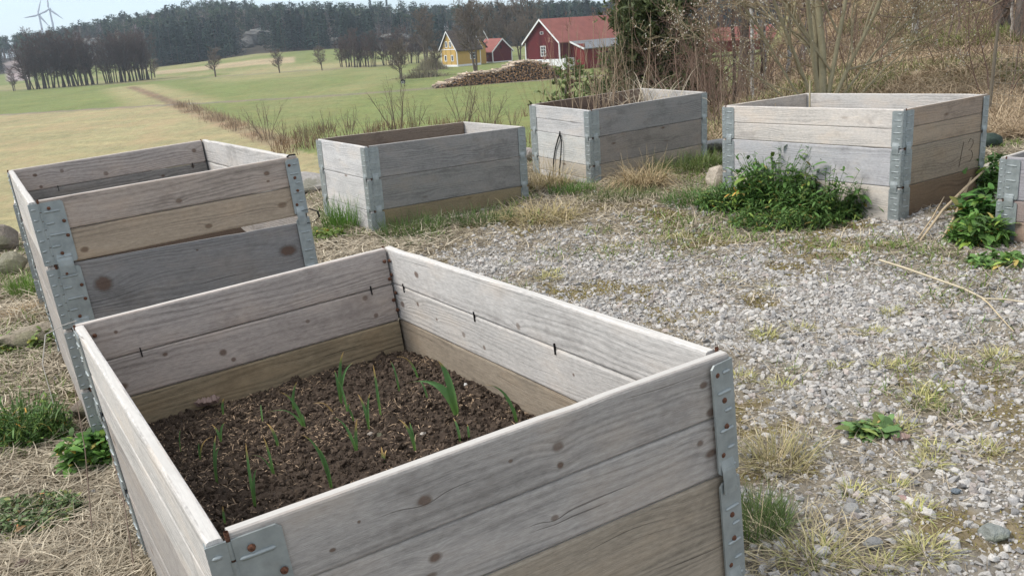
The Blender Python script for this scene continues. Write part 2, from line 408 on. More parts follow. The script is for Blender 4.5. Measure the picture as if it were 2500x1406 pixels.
# blobs of grass on the gravel yard: pixel centre, radius in metres, strength
GBL = [(1500, 540, .45, .75), (1700, 560, .5, .85), (1850, 575, .4, .8), (1300, 600, .25, .5), (1080, 590, .35, .9), (1900, 1130, .14, .5), (1840, 1290, .18, .6),
       (2050, 600, .4, .6), (2250, 610, .4, .8), (2400, 650, .3, .5), (2250, 960, .12, .7), (2230, 890, .1, .6), (2100, 1380, .25, .5), (1950, 1350, .16, .5), (2300, 1000, .12, .7),
       (1340, 680, .1, .6), (1870, 815, .1, .5), (2150, 1050, .12, .5), (1700, 610, .35, .5), (1450, 500, .5, .9), (1700, 450, .5, .9), (1900, 540, .5, .9), (2450, 880, .2, .6), (2420, 800, .15, .3), (1950, 600, .3, .4),(2250,1270,.12,.4)]
GBLW = [(pad(a, b)[:2], r, s) for a, b, r, s in GBL]
def grassy(x, y):
    g = np.zeros_like(x)
    for c, r, s in GBLW:
        d = np.hypot(x-c[0], y-c[1])/r; g = np.maximum(g, s*np.exp(-d*d*1.1))
    g = np.clip(g*(.45+1.25*fbm(x*5, y*5)), 0, 1)
    g = np.maximum(g, .48*sm(fbm(x*2.1+7, y*2.1+2), .47, .66)*sm(y, 1.2, 2.2))
    # left side and box feet are all straw
    left = sm(-x-.15-.10*y+.25*(fbm(x*4, y*4)-.5), -.35, .15)*(1-.0*x)
    back = sm(y-4.9+.8*(fbm(x*2, y*2)-.5)-.05*x, -.3, .4)
    left = left*(1-.95*np.exp(-((x+3.4)**2+(y-5.4)**2)/.25))
    return np.clip(np.maximum(np.maximum(g, left), back*.93), 0, 1)
def mossy(x, y): return sm(fbm(x*3.1+4, y*3.1), .57, .66)*sm(fbm(x*11, y*11), .3, .5)
# map of the land colours (albedo of what grows there)
DA, DB = onz(690, 350, FZ)[:2], onz(430, 255, FZ)[:2]; DC = onz(320, 212, FZ)[:2]
TR = np.array([[-400, 165], onz(0, 281, FZ)[:2], onz(430, 256, FZ)[:2], onz(760, 237, FZ)[:2], onz(1060, 215, FZ)[:2], onz(1440, 187, FZ)[:2], [60, 150]])
def segd(x, y, a, b):
    ab = b-a; L = ab@ab; t = np.clip(((x-a[0])*ab[0]+(y-a[1])*ab[1])/L, 0, 1)
    return np.hypot(x-a[0]-t*ab[0], y-a[1]-t*ab[1]), (x-a[0])*(-ab[1])+(y-a[1])*ab[0]
C = lambda *a: np.array(a, float)
TAN, GREEN, PALE, BROWN, TRACK = C(.29, .268, .148), C(.165, .20, .075), C(.29, .27, .145), C(.20, .155, .10), C(.20, .175, .145)
def land(x, y):
    n = fbm(x*.05, y*.05); n2 = fbm(x*.03+9, y*.008+3, 3)
    ty = np.interp(x, TR[:, 0], TR[:, 1])
    d1, side1 = segd(x, y, DA, DB); d2, side2 = segd(x, y, DB, DC)
    c = np.zeros(x.shape+(3,))
    c[:] = GREEN
    near = (y < ty); left = side1 > 0
    c[near & left] = TAN
    mixv = lambda m, col: c*(1-m[..., None])+col*m[..., None]
    c = mixv(sm(n2, .50, .68)*.55*(~(near & left)), PALE)
    c = mixv((1-sm(d2, 3, 9))*(y > ty)*.8, PALE*1.05)
    c = mixv((1-sm(d1, 1.0, 2.2))*near*.8, BROWN*1.2)
    c = mixv((1-sm(d2, .6, 1.8)), BROWN)
    c = mixv((1-sm(np.abs(y-ty), .7, 1.9)), TRACK)
    c = mixv(sm(y, 235, 260)*(1-sm(y, 262, 300))*.7*(n > .4), PALE)
    c = mixv((1-sm(np.abs(y-(248-.18*x*0)), 1.2, 3))*(x < -30)*.6, TRACK)
    # pale sandy bank on the rising ground
    px_, py_, _ = project(np.stack([x.ravel(), y.ravel(), np.full(x.size, -5.)], 1)); px_ = px_.reshape(x.shape)
    c = mixv(sm(y, 290, 300)*(1-sm(y, 320, 332))*(px_ < 720)*(px_ > 380)*.7, C(.40, .32, .22))
    # gravel road on the far left
    c = mixv(sm(y, 330, 360)*(px_ < 75)*(px_ > 12), C(.28, .25, .24))
    # forest floor
    fe = np.where(px_ < 380, 425, 372)
    c = mixv(sm(y-fe, 0, 8)*(1-(px_ < 55)*(px_ > 18)*(1-sm(y, 560, 600))), C(.075, .07, .055))
    # bank below the yard and hill on the right
    s = y-yedge(x); c = mixv(sm(s, .0, .6)*(1-sm(y, 27, 33)), C(.24, .185, .11)*1.0)
    w = hillw(x, y); g = sm(fbm(x*.5, y*.5), .5, .66)
    hc = C(.235, .175, .11)*(1-.45*g[..., None])+C(.14, .155, .06)*.45*g[..., None]
    c = c*(1-w[..., None])+hc*w[..., None]
    # the yard
    yard = (1-sm(s, -.05, .5))*(x > -5.5)
    gr = grassy(x, y)[..., None]; moss = mossy(x, y)[..., None]*.6
    yc = C(.25, .23, .20)*(1-gr)+C(.165, .14, .095)*gr
    yc = yc*(1-moss)+C(.17, .125, .045)*moss
    c = c*(1-yard[..., None])+yc*yard[..., None]
    return c, np.clip(sm(y, 16, 30), 0, 1)
rr_ = np.concatenate([[.25, .4, .6, .8, 1.0], np.geomspace(1.15, 12, 230), np.geomspace(12.3, 900, 250)[0:], np.geomspace(1000, 2650, 6)])
th_ = np.concatenate([np.linspace(math.radians(-178), math.radians(-62), 24)[:-1], np.linspace(math.radians(-62), math.radians(62), 520), np.linspace(math.radians(62), math.radians(178), 24)[1:]])
RRg, THg = np.meshgrid(rr_, th_, indexing='ij'); gx, gy = RRg*np.sin(THg), RRg*np.cos(THg)
gz = height(gx, gy)
lc, la = land(gx, gy)
nr, nt = gx.shape; idx = np.arange(nr*nt).reshape(nr, nt)
nxt = np.roll(idx, -1, 1)
Fg = np.stack([idx[:-1], idx[1:], nxt[1:], nxt[:-1]], -1).reshape(-1, 4)
a = Acc(); Vg = np.stack([gx, gy, gz], -1).reshape(-1, 3); Vg = np.vstack([Vg, [[0, 0, 0.]]])
colg = np.concatenate([lc, la[..., None]], -1).reshape(-1, 4); colg = np.vstack([colg, colg[:1]])
a.add(Vg, Fg, col=colg, smooth=True)
a2 = Acc(); 
tri = np.stack([np.full(nt, nr*nt), idx[0], np.roll(idx[0], -1)], -1)
a.F.append(tri); a.uv.append(np.zeros((nt*3, 2))); a.mi.append(np.zeros(nt)); a.sm.append(np.full(nt, True))
tag(a.obj('ground', MGROUND), kind='structure')

# ------------------------------------------------------------------ planter boxes made of stacked pallet collars
TH = .020
GREY = (.34, .319, .300); GREYL = (.49, .475, .455); GREYD = (.235, .222, .208); PINK = (.41, .36, .328); WARM = (.32, .26, .20); BRN = (.285, .245, .195); DBR = (.13, .10, .07)  # board tints partly hold the light: left-facing sides paler, fronts darker
def board_profile():
    r = .004; pts = []
    for cx, cz, a0 in ((1, 0, 0), (1, 1, 90)):
        pass
    return r
def add_board(acc, fr, s0, s1, w0, w1, col, seed, rng, mi=0, cut=0., th=TH):
    """fr(s,t,w)->xyz ; cut lowers the top edge towards s1"""
    r = .0045; N = 14
    prof = []      # (t, w-type)
    H = w1-w0
    for k in range(4): an = math.radians(k*30); prof.append((r-r*math.sin(an) if 0 else r-r*math.cos(math.radians(90-k*30)), r-r*math.sin(math.radians(90-k*30)), 0))
    # bottom outer corner: from (r,0) to (0,r)
    prof = [(r, 0, 'b'), (r*.3, r*.3, 'o'), (0, r, 'o'), (0, H-r, 'o'), (r*.3, H-r*.3, 'o'), (r, H, 't'), (th-r, H, 't'), (th-r*.3, H-r*.3, 'i'), (th, H-r, 'i'), (th, r, 'i'), (th-r*.3, r*.3, 'i'), (th-r, 0, 'b')]
    k = len(prof); ss = np.linspace(s0, s1, N+1)
    bow = (vnoise(ss*2.3+seed*31, ss*0+seed*7)-.5)*.0024
    chip = np.maximum(0, vnoise(ss*23+seed*11, ss*0+3)-.75)*.016
    V = []
    for i, s in enumerate(ss):
        f = (s-s0)/(s1-s0)
        for (tt, w, kd) in prof:
            ww = w
            if w > H*.5: ww = w-cut*f-chip[i]
            V.append(fr(s, tt+bow[i], w0+ww))
    V = np.array(V); idx = np.arange((N+1)*k).reshape(N+1, k)
    F = []; UV = []
    off = seed*0
    for i in range(N):
        for j in range(k):
            j2 = (j+1) % k
            F.append((idx[i, j], idx[i+1, j], idx[i+1, j2], idx[i, j2]))
            def uvv(jj, ref):
                tt, w, kd = prof[jj]
                kk = prof[ref][2]
                if ref in (5,): return 2+tt+seed
                if ref == 11 or ref == 0 and False: return 3+tt+seed
                if ref in (0, 1, 2, 3, 4): return w0+w
                return 1+w0+w
            v1, v2 = uvv(j, j), uvv(j2, j)
            UV += [(ss[i], v1), (ss[i+1], v1), (ss[i+1], v2), (ss[i], v2)]
    acc.add(V, F, uv=UV, col=(*col, seed), mi=mi)
    for e, sgn in ((0, 1), (N, -1)):
        ring = idx[e] if sgn == 1 else idx[e][::-1]
        U = [(prof[int(q) % k][1]*.3, 3+prof[int(q) % k][0]) for q in ring]
        acc.F.append(np.array([ring])+acc.n-len(V)); acc.uv.append(np.array(U)); acc.hasuv = True
        acc.mi.append(np.array([mi])); acc.sm.append(np.array([False]))

def bed_matrix(x, y, z, a, tx, ty, n, h):
    R = Q @ _rz(a) @ _rx(tx) @ _ry(ty); P = Q @ np.array([x, y, z])+np.array([0, 0, CAMZ]); P = P-R[:, 2]*n*h
    m = Matrix.Identity(4)
    for i in range(3):
        for j in range(3): m[i][j] = R[i, j]
        m[i][3] = P[i]
    return m
HS = {}
def hinge_mesh(h, style, seed, lipw=.058):
    """corner hinge in corner frame (s along the panel, t inwards, w up)"""
    acc = Acc(); rng = np.random.RandomState(seed)
    def bx(s0, s1, t0, t1, w0, w1, mi=0):
        V, F = boxV(s0, s1, t0, t1, w0, w1); acc.add(V, F, mi=mi)
    top = h-.010
    wl = .060 if style == 0 else .062
    def hook(a0, a1, ax):
        V = []
        for (tt, w) in ((-.0046, .030), (-.0085, .012), (-.0095, -.004), (-.0088, -.030)): V += [(a0+.002, tt, w), (a1-.002, tt, w), (a0, tt+.0018, w), (a1, tt+.0018, w)]
        if ax: V = [(q[1], q[0], q[2]) for q in V]
        F = []
        for i in range(3):
            b = i*4; F += [(b, b+1, b+5, b+4), (b+2, b+6, b+7, b+3), (b, b+4, b+6, b+2), (b+1, b+3, b+7, b+5)]
        F += [(12, 13, 15, 14)]; acc.add(V, F)
    # front wing with clipped corners
    def plate(s0, s1, w0, w1, t0, t1, ax=0):
        c = .006
        P = [(s0, w0), (s1-c, w0), (s1, w0+c), (s1, w1-c), (s1-c, w1), (s0, w1)]
        V = [(p[0], t0, p[1]) if ax == 0 else (t0, p[0], p[1]) for p in P]+[(p[0], t1, p[1]) if ax == 0 else (t1, p[0], p[1]) for p in P]
        acc.add(V, [(i, (i+1) % 6, (i+1) % 6+6, i+6) for i in range(6)])
        acc.F.append(np.array([range(6)])+acc.n-12); acc.F.append(np.array([list(range(11, 5, -1))])+acc.n-12)
        for _ in range(2): acc.uv.append(np.zeros((6, 2))); acc.mi.append(np.array([0])); acc.sm.append(np.array([False]))
    def rib(s0, s1, w, t, ax=0):
        V, F = tubes([[[s0, t, w], [s0+.003, t, w], [s1-.003, t, w], [s1, t, w]]] if ax == 0 else [[[t, s0, w], [t, s0+.003, w], [t, s1-.003, w], [t, s1, w]]], [[.0008, .0032, .0032, .0008]], 6); acc.add(V, F, smooth=True)
    s0 = .027
    plate(s0, s0+wl, .004, top, -.0045, -.0010)
    for i in range(5):
        w = .022+i*(h-.05)/4.3
        rib(s0+(.002 if i % 2 else .004), s0+(wl*.42 if i % 2 else wl*.8), w, -.0047)
    # end cover of the other panel + pin knuckles
    bx(-.0035, .0215, -.0035, -.0005, .004, top)
    for i in range(6):
        rib(.001, .014, .016+i*(h-.03)/5.4, -.0037)
    nk = 7; kh = (top-.004)/nk
    for i in range(nk):
        o = .0 if i % 2 else .0016
        V, F = tubes([[[.0243, -.001+o, .0045+i*kh], [.0243, -.001+o, .0045+i*kh+kh*.93]]], [[.0052, .0052]], 8); acc.add(V, F, smooth=True)
    V, F = tubes([[[.0243, 0, .002], [.0243, 0, h+.001]]], [[.0030, .0030]], 8); acc.add(V, F, mi=1)
    if style == 1:
        plate(0.0, lipw, .004, top, -.0045, -.0010, ax=1)
        for i in range(6): rib(.004, lipw*.5 if i % 2 else lipw-.008, .016+i*(h-.03)/5.4, -.0047, ax=1)
        hook(lipw*.2, lipw*.88, 1)
    else:
        bx(-.0035, -.0005, 0, .012, .004, top)
    # hook tab that reaches down over the next collar
    hook(s0+.004, s0+.046, 0)
    me = acc.mesh('corner_hinge', [MG, MR, MBK]); return me
def screw_mesh():
    acc = Acc(); n = 12; V = [(0, -.0048, 0)]
    for rad, t in ((.0024, -.0045), (.0044, -.0028), (.0052, -.0004)):
        V += [(rad*math.cos(2*math.pi*i/n), t-.0022, rad*math.sin(2*math.pi*i/n)) for i in range(n)]
    V[0] = (0, -.0060, 0)
    F3 = [(0, 1+(i+1) % n, 1+i) for i in range(n)]
    F4 = [(1+r*n+i, 1+r*n+(i+1) % n, 1+(r+1)*n+(i+1) % n, 1+(r+1)*n+i) for r in range(2) for i in range(n)]
    acc.add(V, F4, smooth=True); acc.F.append(np.array(F3)); acc.uv.append(np.zeros((n*3, 2))); acc.mi.append(np.zeros(n)); acc.sm.append(np.full(n, True))
    return acc.mesh('screw', MR)
SCREW = screw_mesh()
def cmat(fr, s, t, w):
    o = np.array(fr(s, t, w)); a = np.array(fr(s+1, t, w))-o; c = np.array(fr(s, t, w+1))-o; a = a/np.linalg.norm(a); c = c/np.linalg.norm(c); b = np.cross(c, a)
    m = Matrix.Identity(4)
    for i in range(3): m[i][0], m[i][1], m[i][2], m[i][3] = a[i], b[i], c[i], o[i]
    return m
def make_bed(label, P, dims, n, h, boards, style=1, skew=0, mats=None, screws=(), seed=1, tabs=True):
    L, W = dims; x, y, z, a, tx, ty = P
    root = empty('raised_bed', label, 'raised bed', 'raised beds of stacked wooden pallet collars', bed_matrix(x, y, z, a, tx, ty, n, h))
    rng = np.random.RandomState(seed)
    sk = lambda q: (q[0]-math.sin(skew)*q[1], math.cos(skew)*q[1], q[2])
    lens = [L, W, L, W]
    frs = [lambda s, t, w: sk((s, t, w)), lambda s, t, w: sk((L-t, s, w)), lambda s, t, w: sk((L-s, W-t, w)), lambda s, t, w: sk((t, W-s, w))]
    for lv in range(n):                   # lv 0 = top collar
        zb = (n-1-lv)*h
        acc = Acc(); ml = [MW]
        lean = rng.uniform(-.003, .003, 2)
        for sd in range(4):
            spec = boards[sd][min(lv, len(boards[sd])-1)]; fr = frs[sd]
            if mats and (sd, lv) in mats: ml.append(mats[(sd, lv)]); mi = len(ml)-1
            else: mi = 0
            k = len(spec['c']); cut = spec.get('cut', 0)
            hs = h-.0022
            for b in range(k):
                w1 = hs-b*hs/k; w0 = hs-(b+1)*hs/k+(.0016 if b < k-1 else 0)
                cc = np.array(spec['c'][b])*rng.uniform(.95, 1.05)
                add_board(acc, (lambda s, t, w, fr=fr, zb=zb: fr(s, t, w+zb)) if mi == 0 else (lambda s, t, w, fr=fr, zb=zb: fr(s, t, w+zb)), .027, lens[sd], w0, w1, tuple(cc), rng.rand(), rng, mi, cut if b == 0 else 0)
        c = acc.obj('wooden_collar', ml, root)
        for sd in range(4):
            fr = frs[sd]
            st_ = 1 if sd == 1 else style
            key = (round(h, 4), st_, style)
            if key not in HS: HS[key] = hinge_mesh(h, st_, 3, .042 if style == 0 else .058)
            hg = link('corner_hinge', HS[key], c); hg.matrix_local = cmat(fr, 0, 0, zb)
            if sd in [q for q, l in screws if l == lv]:
                for (ss, ww) in ((.047, h-.028), (.077, h*.64), (.077, h*.42), (.050, h*.17)):
                    sc = link('screw', SCREW, c); sc.matrix_local = cmat(fr, ss, -.0035, zb+ww)
                if sd == 1:
                    for (ss, ww) in ((.031, h-.028), (.020, h*.64), (.019, h*.42), (.030, h*.19)):
                        sc = link('screw', SCREW, c); sc.matrix_local = cmat(frs[0], lens[0]-ss, -.0035, zb+ww)
    return root, frs
def sp(*c, cut=0): return {'c': c, 'cut': cut}
A_P = (-0.3897, 0.877, -0.5439, 0.4329, -0.0109, -0.0462); A_D = (.8*.9825, 1.2*.9901); A_H = .2052; A_S = .1309
knA = [(.475, .155, .011), (.475, .125, .008), (.745, .115, .010), (.752, .085, .006), (.27, .15, .011), (.27, .06, .010), (.26, .035, .007), (.74, .045, .010), (.72, .07, .007), (.735, .165, .008), (.455, .045, .007), (.40, .16, .004), (.14, .13, .004), (.18, .155, .003)]
mAf = m_wood('weathered_wood_front', knA, False, .9)
knR = [(.90, 1.155, .010), (.62, 1.14, .010), (.50, 1.10, .0)]
knR = [(.17, 1.155, .012), (.62, 1.12, .011), (.145, 1.07, .009), (.37, 1.04, .009), (.46, 1.03, .008), (.24, 1.05, .006), (.80, 1.06, .005), (.05, 1.05, .012)]
mAr = m_wood('weathered_wood_right', [(A_D[1]-u, v, r) for u, v, r in knR], False, .95)
knL = [(.06, 1.03, .012), (.68, 1.085, .010), (.30, 1.045, .012), (.52, 1.065, .007), (.70, 1.03, .009), (.32, 1.02, .008), (.08, 1.165, .006), (.17, 1.08, .007)]
mAl = m_wood('weathered_wood_back', [(A_D[0]-u, v, r) for u, v, r in knL], False, 1.)
bedA, frA = make_bed('nearest raised bed, filled with dark soil and sprouting garlic', A_P, A_D, 3, A_H,
    [[sp(GREY, GREY), sp(BRN), sp(BRN)], [sp(GREYL, GREYL), sp(BRN)], [sp(PINK, PINK), sp((.30, .245, .165))], [sp(GREYL, GREYL), sp(GREY)]],
    0, A_S, {(0, 0): mAf, (1, 0): mAr, (2, 0): mAl}, [(0, 0), (1, 0), (0, 1), (1, 1)], 5)
B_P = (-1.3566, 2.4221, -0.3519, 0.4833, -0.0117, -0.0189); B_D = (.8*.9823, 1.2*1.0188); B_H = .1965
knB1 = [(.11, .03, .012), (.47, .025, .010), (.71, .045, .013), (.40, .12, .010), (.68, .155, .010), (.68, .13, .005)]
knB2 = [(.135, .115, .034), (.70, .10, .029), (.42, .165, .004)]
knB3 = [(.09, 1.16, .009), (.19, 1.16, .010), (.10, 1.11, .009), (.35, 1.12, .012), (.70, 1.09, .010), (.72, 1.155, .013), (.76, 1.1, .008), (.57, 1.07, .008)]
bedB, frB = make_bed('tall raised bed behind the soil-filled one, with a wedge-shaped gap under its top collar', B_P, B_D, 4, B_H,
    [[sp((.335, .285, .25), (.35, .285, .22)), sp((.19, .185, .185), cut=.024), sp(GREYD)], [sp(GREYL, GREYL), sp(GREY)], [sp(PINK, GREYD), sp(GREYD)], [sp(GREYL), sp(GREY)]],
    0, .0609, {(0, 0): m_wood('weathered_wood_tan', knB1, False, 1.2), (0, 1): m_wood('weathered_wood_dark', knB2, False, 1.35), (2, 0): m_wood('weathered_wood_inner', [(B_D[0]-u, v, r) for u, v, r in knB3], False, 1.1)}, [(0, 0), (1, 0), (0, 1)], 6)
C_P = (-2.4047, 4.1661, -.6047, .4833, 0, 0)
bedC, _ = make_bed('low raised bed mostly hidden behind the tall bed, only its left corner in view', C_P, (.79, 1.2), 3, .197,
    [[sp(GREYD)], [sp(GREYL)], [sp(GREYD)], [sp(GREYL)]], 0, .0, None, (), 7)
D_P = (-0.8156, 5.2103, -0.6166, 0.5682, 0.0062, 0.0364); D_D = (1.2*.9953, .8*.9854)
bedD, frD = make_bed('plain grey raised bed with green grass at its foot, left of the overgrown bed', D_P, D_D, 3, .2029,
    [[sp((.235, .23, .225)), sp((.22, .215, .205)), sp((.23, .19, .12))], [sp(GREYL)], [sp((.21, .165, .13))], [sp((.50, .50, .50))]], 1, 0, None, (), 8)  # short left side tinted paler than the front, partly painted light
E_P = (0.6747, 6.1906, -0.6277, 0.5546, 0.028, 0.0068); E_D = (1.2*.991, .8*.9859)
bedE, frE = make_bed('grey raised bed overgrown with dry stalks, a black cord hanging on its short side', E_P, E_D, 3, .204,
    [[sp((.235, .23, .225)), sp((.225, .205, .185)), sp(BRN)], [sp(GREYL)], [sp((.17, .125, .10))], [sp((.48, .48, .48), (.48, .48, .48)), sp((.49, .5, .49)), sp((.40, .37, .32), (.44, .43, .42))]], 1, -.0297, None, (), 9)  # same split: light partly painted into the pale short side
F_P = (2.0743, 4.3274, -0.5847, 0.5522, -0.0044, 0.0193); F_D = (.8*.993, 1.2*.9895)
bedF, frF = make_bed('large pale raised bed with number 13 scratched into its side, weeds in front', F_P, F_D, 3, .2023,
    [[sp((.30, .24, .19), (.31, .25, .19)), sp((.26, .22, .17)), sp((.17, .125, .085))], [sp(GREYL)], [sp((.48, .43, .38))], [sp((.50, .47, .44), (.53, .50, .47)), sp((.40, .40, .415)), sp((.46, .43, .39))]], 1, .0387, None, (), 10)
gp = np.array([2.29, 3.815, -.772]); ga = .56; gp = gp+1.2*np.array([math.sin(ga), -math.cos(ga), 0])
bedG, frG = make_bed('cut-off raised bed at the right edge of the photo beside a dandelion clump', (*gp, ga, 0, 0), (.8, 1.2), 2, .197,
    [[sp(GREY)], [sp(GREY)], [sp(GREY)], [sp((.28, .27, .29)), sp((.24, .2, .19), (.33, .25, .2))]], 1, 0, None, (), 11)
# the number on the pale bed
def strokes(name, fr, lines, rad, parent, mat=MBK, t=-.0006):
    acc = Acc()
    for ln in lines:
        P = np.array([fr(s, t, w) for s, w in ln]); V, F = tubes(P[None], np.full((1, len(P)), rad), 5); acc.add(V, F)
    return acc.obj(name, mat, parent)
colF = [c for c in bedF.children if c.name.startswith('wooden_collar')]
zz = .2023
strokes('number_13', frF[0], [[(.575, zz+.165), (.560, zz+.11), (.548, zz+.05), (.543, zz+.03)],
    [(.620, zz+.155), (.640, zz+.175), (.665, zz+.165), (.670, zz+.145), (.650, zz+.122), (.630, zz+.112), (.655, zz+.108), (.672, zz+.088), (.668, zz+.062), (.645, zz+.045), (.622, zz+.05)]], .0022, colF[1], m_flat('burnt_mark', (.05, .035, .025)))
# corrugated fasteners standing proud along the board seam inside the nearest bed
colA = [c for c in bedA.children if c.name.startswith('wooden_collar')]; colB = [c for c in bedB.children if c.name.startswith('wooden_collar')]
def fastener(fr, s, w, par, L=.022):
    acc = Acc(); V, F = boxV(s-.0013, s+.0013, TH-.001, TH+.003, w-L*.6, w+L*.5)
    acc.add([fr(*v) for v in V], F); return acc.obj('seam_fastener', MBK, par)
zA = 2*A_H; hA = A_H/2
for s in (.12, .70): fastener(frA[2], A_D[0]-s, zA+hA, colA[0])
for s in (1.11, .75, .44): fastener(frA[1], s, zA+hA, colA[0])
for s in (.16, .70): fastener(frB[2], B_D[0]-s, 3*B_H+B_H/2-.005, colB[0])
for (sd, Lx, dd) in ((2, A_D[0], [(.035, .03), (.035, .085), (.035, .12), (.035, .17), (.76, .03), (.755, .06), (.755, .12), (.75, .17)]), (1, A_D[1], [(1.165, .03), (1.16, .08), (1.165, .13), (1.16, .17)])):
    for (s, w) in dd:
        o = link('screw', SCREW, colA[0]); s2 = Lx-s if sd == 2 else s
        m = cmat(frA[sd], s2, TH+.001, zA+w); m = m @ Matrix.Rotation(math.pi, 4, 'Z'); o.matrix_local = m
# black wire loops by the hinges of the tall bed
def wire(fr, pts, rad, par, name='wire_loop'):
    P = np.array([fr(*p) for p in pts]); acc = Acc(); V, F = tubes(P[None], np.full((1, len(P)), rad), 6); acc.add(V, F, smooth=True); return acc.obj(name, MBK, par)
wire(frB[0], [(.765, -.006, 3*B_H+.015), (.79, -.02, 3*B_H+.018), (.815, -.02, 3*B_H+.005), (.818, -.018, 3*B_H-.015), (.80, -.012, 3*B_H-.028), (.775, -.006, 3*B_H-.03)], .0035, colB[0])
wire(frB[0], [(.755, .004, 4*B_H-.001), (.765, .004, 4*B_H+.003), (.785, .006, 4*B_H+.002)], .003, colB[0], 'hinge_pin')
#@@SOIL
# ------------------------------------------------------------------ soil in the nearest bed
rng = np.random.RandomState(11)
SZ = 2*A_H-.074
skA = lambda u, v, w: np.stack([u-math.sin(A_S)*v, math.cos(A_S)*v, w+0*u], -1)
MA = np.array(bedA.matrix_world)
def toW(P): return P @ MA[:3, :3].T+MA[:3, 3]
gu, gv = np.meshgrid(np.linspace(TH, A_D[0]-TH, 200), np.linspace(TH, A_D[1]-TH, 280), indexing='ij')
def soilh(u, v):
    e = np.minimum(np.minimum(u-TH, A_D[0]-TH-u), np.minimum(v-TH, A_D[1]-TH-v))
    return SZ+(fbm(u*6, v*6)-.5)*.03+(fbm(u*38, v*38, 3)-.5)*.022+(fbm(u*120, v*120, 2)-.5)*.012-.010*np.exp(-e/.03)
acc = Acc(); idx = np.arange(gu.size).reshape(gu.shape)
acc.add(toW(skA(gu.ravel(), gv.ravel(), soilh(gu, gv).ravel())), np.stack([idx[:-1, :-1], idx[1:, :-1], idx[1:, 1:], idx[:-1, 1:]], -1).reshape(-1, 4), col=(.066, .050, .039), smooth=True)
lump = hull_rocks(12, 12, 5)
N = 16000; u, v = rng.uniform(.03, A_D[0]-.03, N), rng.uniform(.03, A_D[1]-.03, N); s = .002+.0075*rng.rand(N)**3
light = rng.uniform(.6, 1.6, (N, 1))
scatter_mesh(acc, lump, toW(skA(u, v, soilh(u, v)+s*.2)), s, rng, np.hstack([C(.074, .056, .043)*light, np.ones((N, 1))]), 0, 1.5)
# straw and bark chips in the soil
N = 16000; u, v = rng.uniform(.03, A_D[0]-.03, N), rng.uniform(.03, A_D[1]-.03, N)
keep = (fbm(u*5+3, v*5) > .30+.3*rng.rand(N)); u, v = u[keep], v[keep]; N = len(u)
p0 = toW(skA(u, v, soilh(u, v)+.002)); an = rng.uniform(0, 6.28, N); ln = .002+.009*rng.rand(N)**2.2; d = np.stack([np.cos(an), np.sin(an), rng.uniform(-.4, .4, N)], -1)
P = np.stack([p0-d*ln[:, None], p0+[0, 0, .0012]+rng.normal(0, .0006, (N, 3)), p0+d*ln[:, None]], 1)
S = unit(np.stack([-np.sin(an), np.cos(an), rng.uniform(-.6, .6, N)], -1)); W = np.repeat((rng.uniform(.0004, .0013, N))[:, None], 3, 1)*[.6, 1, .5]
V, Fc = ribbons(P, W, S); cc = C(.28, .205, .14)*rng.uniform(.25, 1.8, (N, 1))*np.array([1, 1, 1]); acc.add(V, Fc, col=np.repeat(cc, 6, 0), mi=1)
tag(acc.obj('soil', [MSOIL, MDRY]), 'dark crumbly soil with straw bits filling the nearest bed', 'soil', kind='stuff')
# pebbles on the soil
def onsoil(px, py, dz=0.):
    o = O3; d = ray(px, py); n = MA[:3, 2]; p0 = toW(np.array([0, 0, SZ+dz])); t = ((p0-o)@n)/(d@n); return o+d*t
pebt = hull_rocks(6, 26, 8, (1, .85, .7))
for (px, py, r, c, lab) in ((906, 1063, .009, (.5, .42, .42), 'pale pinkish pebble lying on the soil among the garlic shoots'), (1137, 941, .007, (.75, .75, .73), 'white pebble on the soil right of the widest garlic leaf'), (1034, 1061, .007, (.45, .42, .38), 'small beige pebble on the soil near the front board'), (927, 1066, .010, (.13, .12, .11), 'dark grey pebble touching the pinkish pebble')):
    a = Acc(); T0 = pebt[int(px) % 6]; a.add(T0[0]*r+onsoil(px, py)+[0, 0, r*.3], T0[1], col=c); tag(a.obj('pebble', MROCK), lab, 'pebble')
# dead oak leaf
def oak_leaf(px, py, L, label, onf, rot=0.):
    ctr = [(0, 0), (.12, .05), (.2, .17), (.3, .1), (.38, .25), (.5, .13), (.6, .3), (.7, .17), (.8, .24), (.88, .1), (1, .02)]
    up = ctr+[(x, -y) for x, y in ctr[::-1]][1:-1]
    base = onf(px, py); V = []; rn = random.Random(3)
    for x, y in up:
        a_, b_ = (x-.5)*L, y*L*1.5; V.append((a_*math.cos(rot)-b_*math.sin(rot), a_*math.sin(rot)+b_*math.cos(rot), .014+abs(y)*L*.28+.15*L*abs(x-.5)**2+rn.uniform(0, .003)))
    mid = [((x-.5)*L*math.cos(rot), (x-.5)*L*math.sin(rot), .003+.15*L*abs(x-.5)**2) for x, y in ctr[1:-1]]
    V = np.array(V+mid)+base; n = len(ctr); F3 = []
    def m(i): return len(up)+min(max(i, 1), n-2)-1
    for i in range(n-1): F3.append((i, i+1, m(i+1))); F3.append((i, m(i+1), m(i)))
    lo = [0]+[len(up)-i for i in range(1, n-1)]+[n-1]
    for i in range(n-1): F3.append((lo[i+1], lo[i], m(i+1))); F3.append((lo[i], m(i), m(i+1)))
    F3 = [f for f in F3 if len(set(f)) == 3]
    a = Acc(); a.add(V, F3, col=(.33, .25, .225)); tag(a.obj('dead_leaf', MDRY), label, 'leaf')
oak_leaf(508, 992, .065, 'curled greyish-brown oak leaf lying on the dark soil', onsoil, .35)
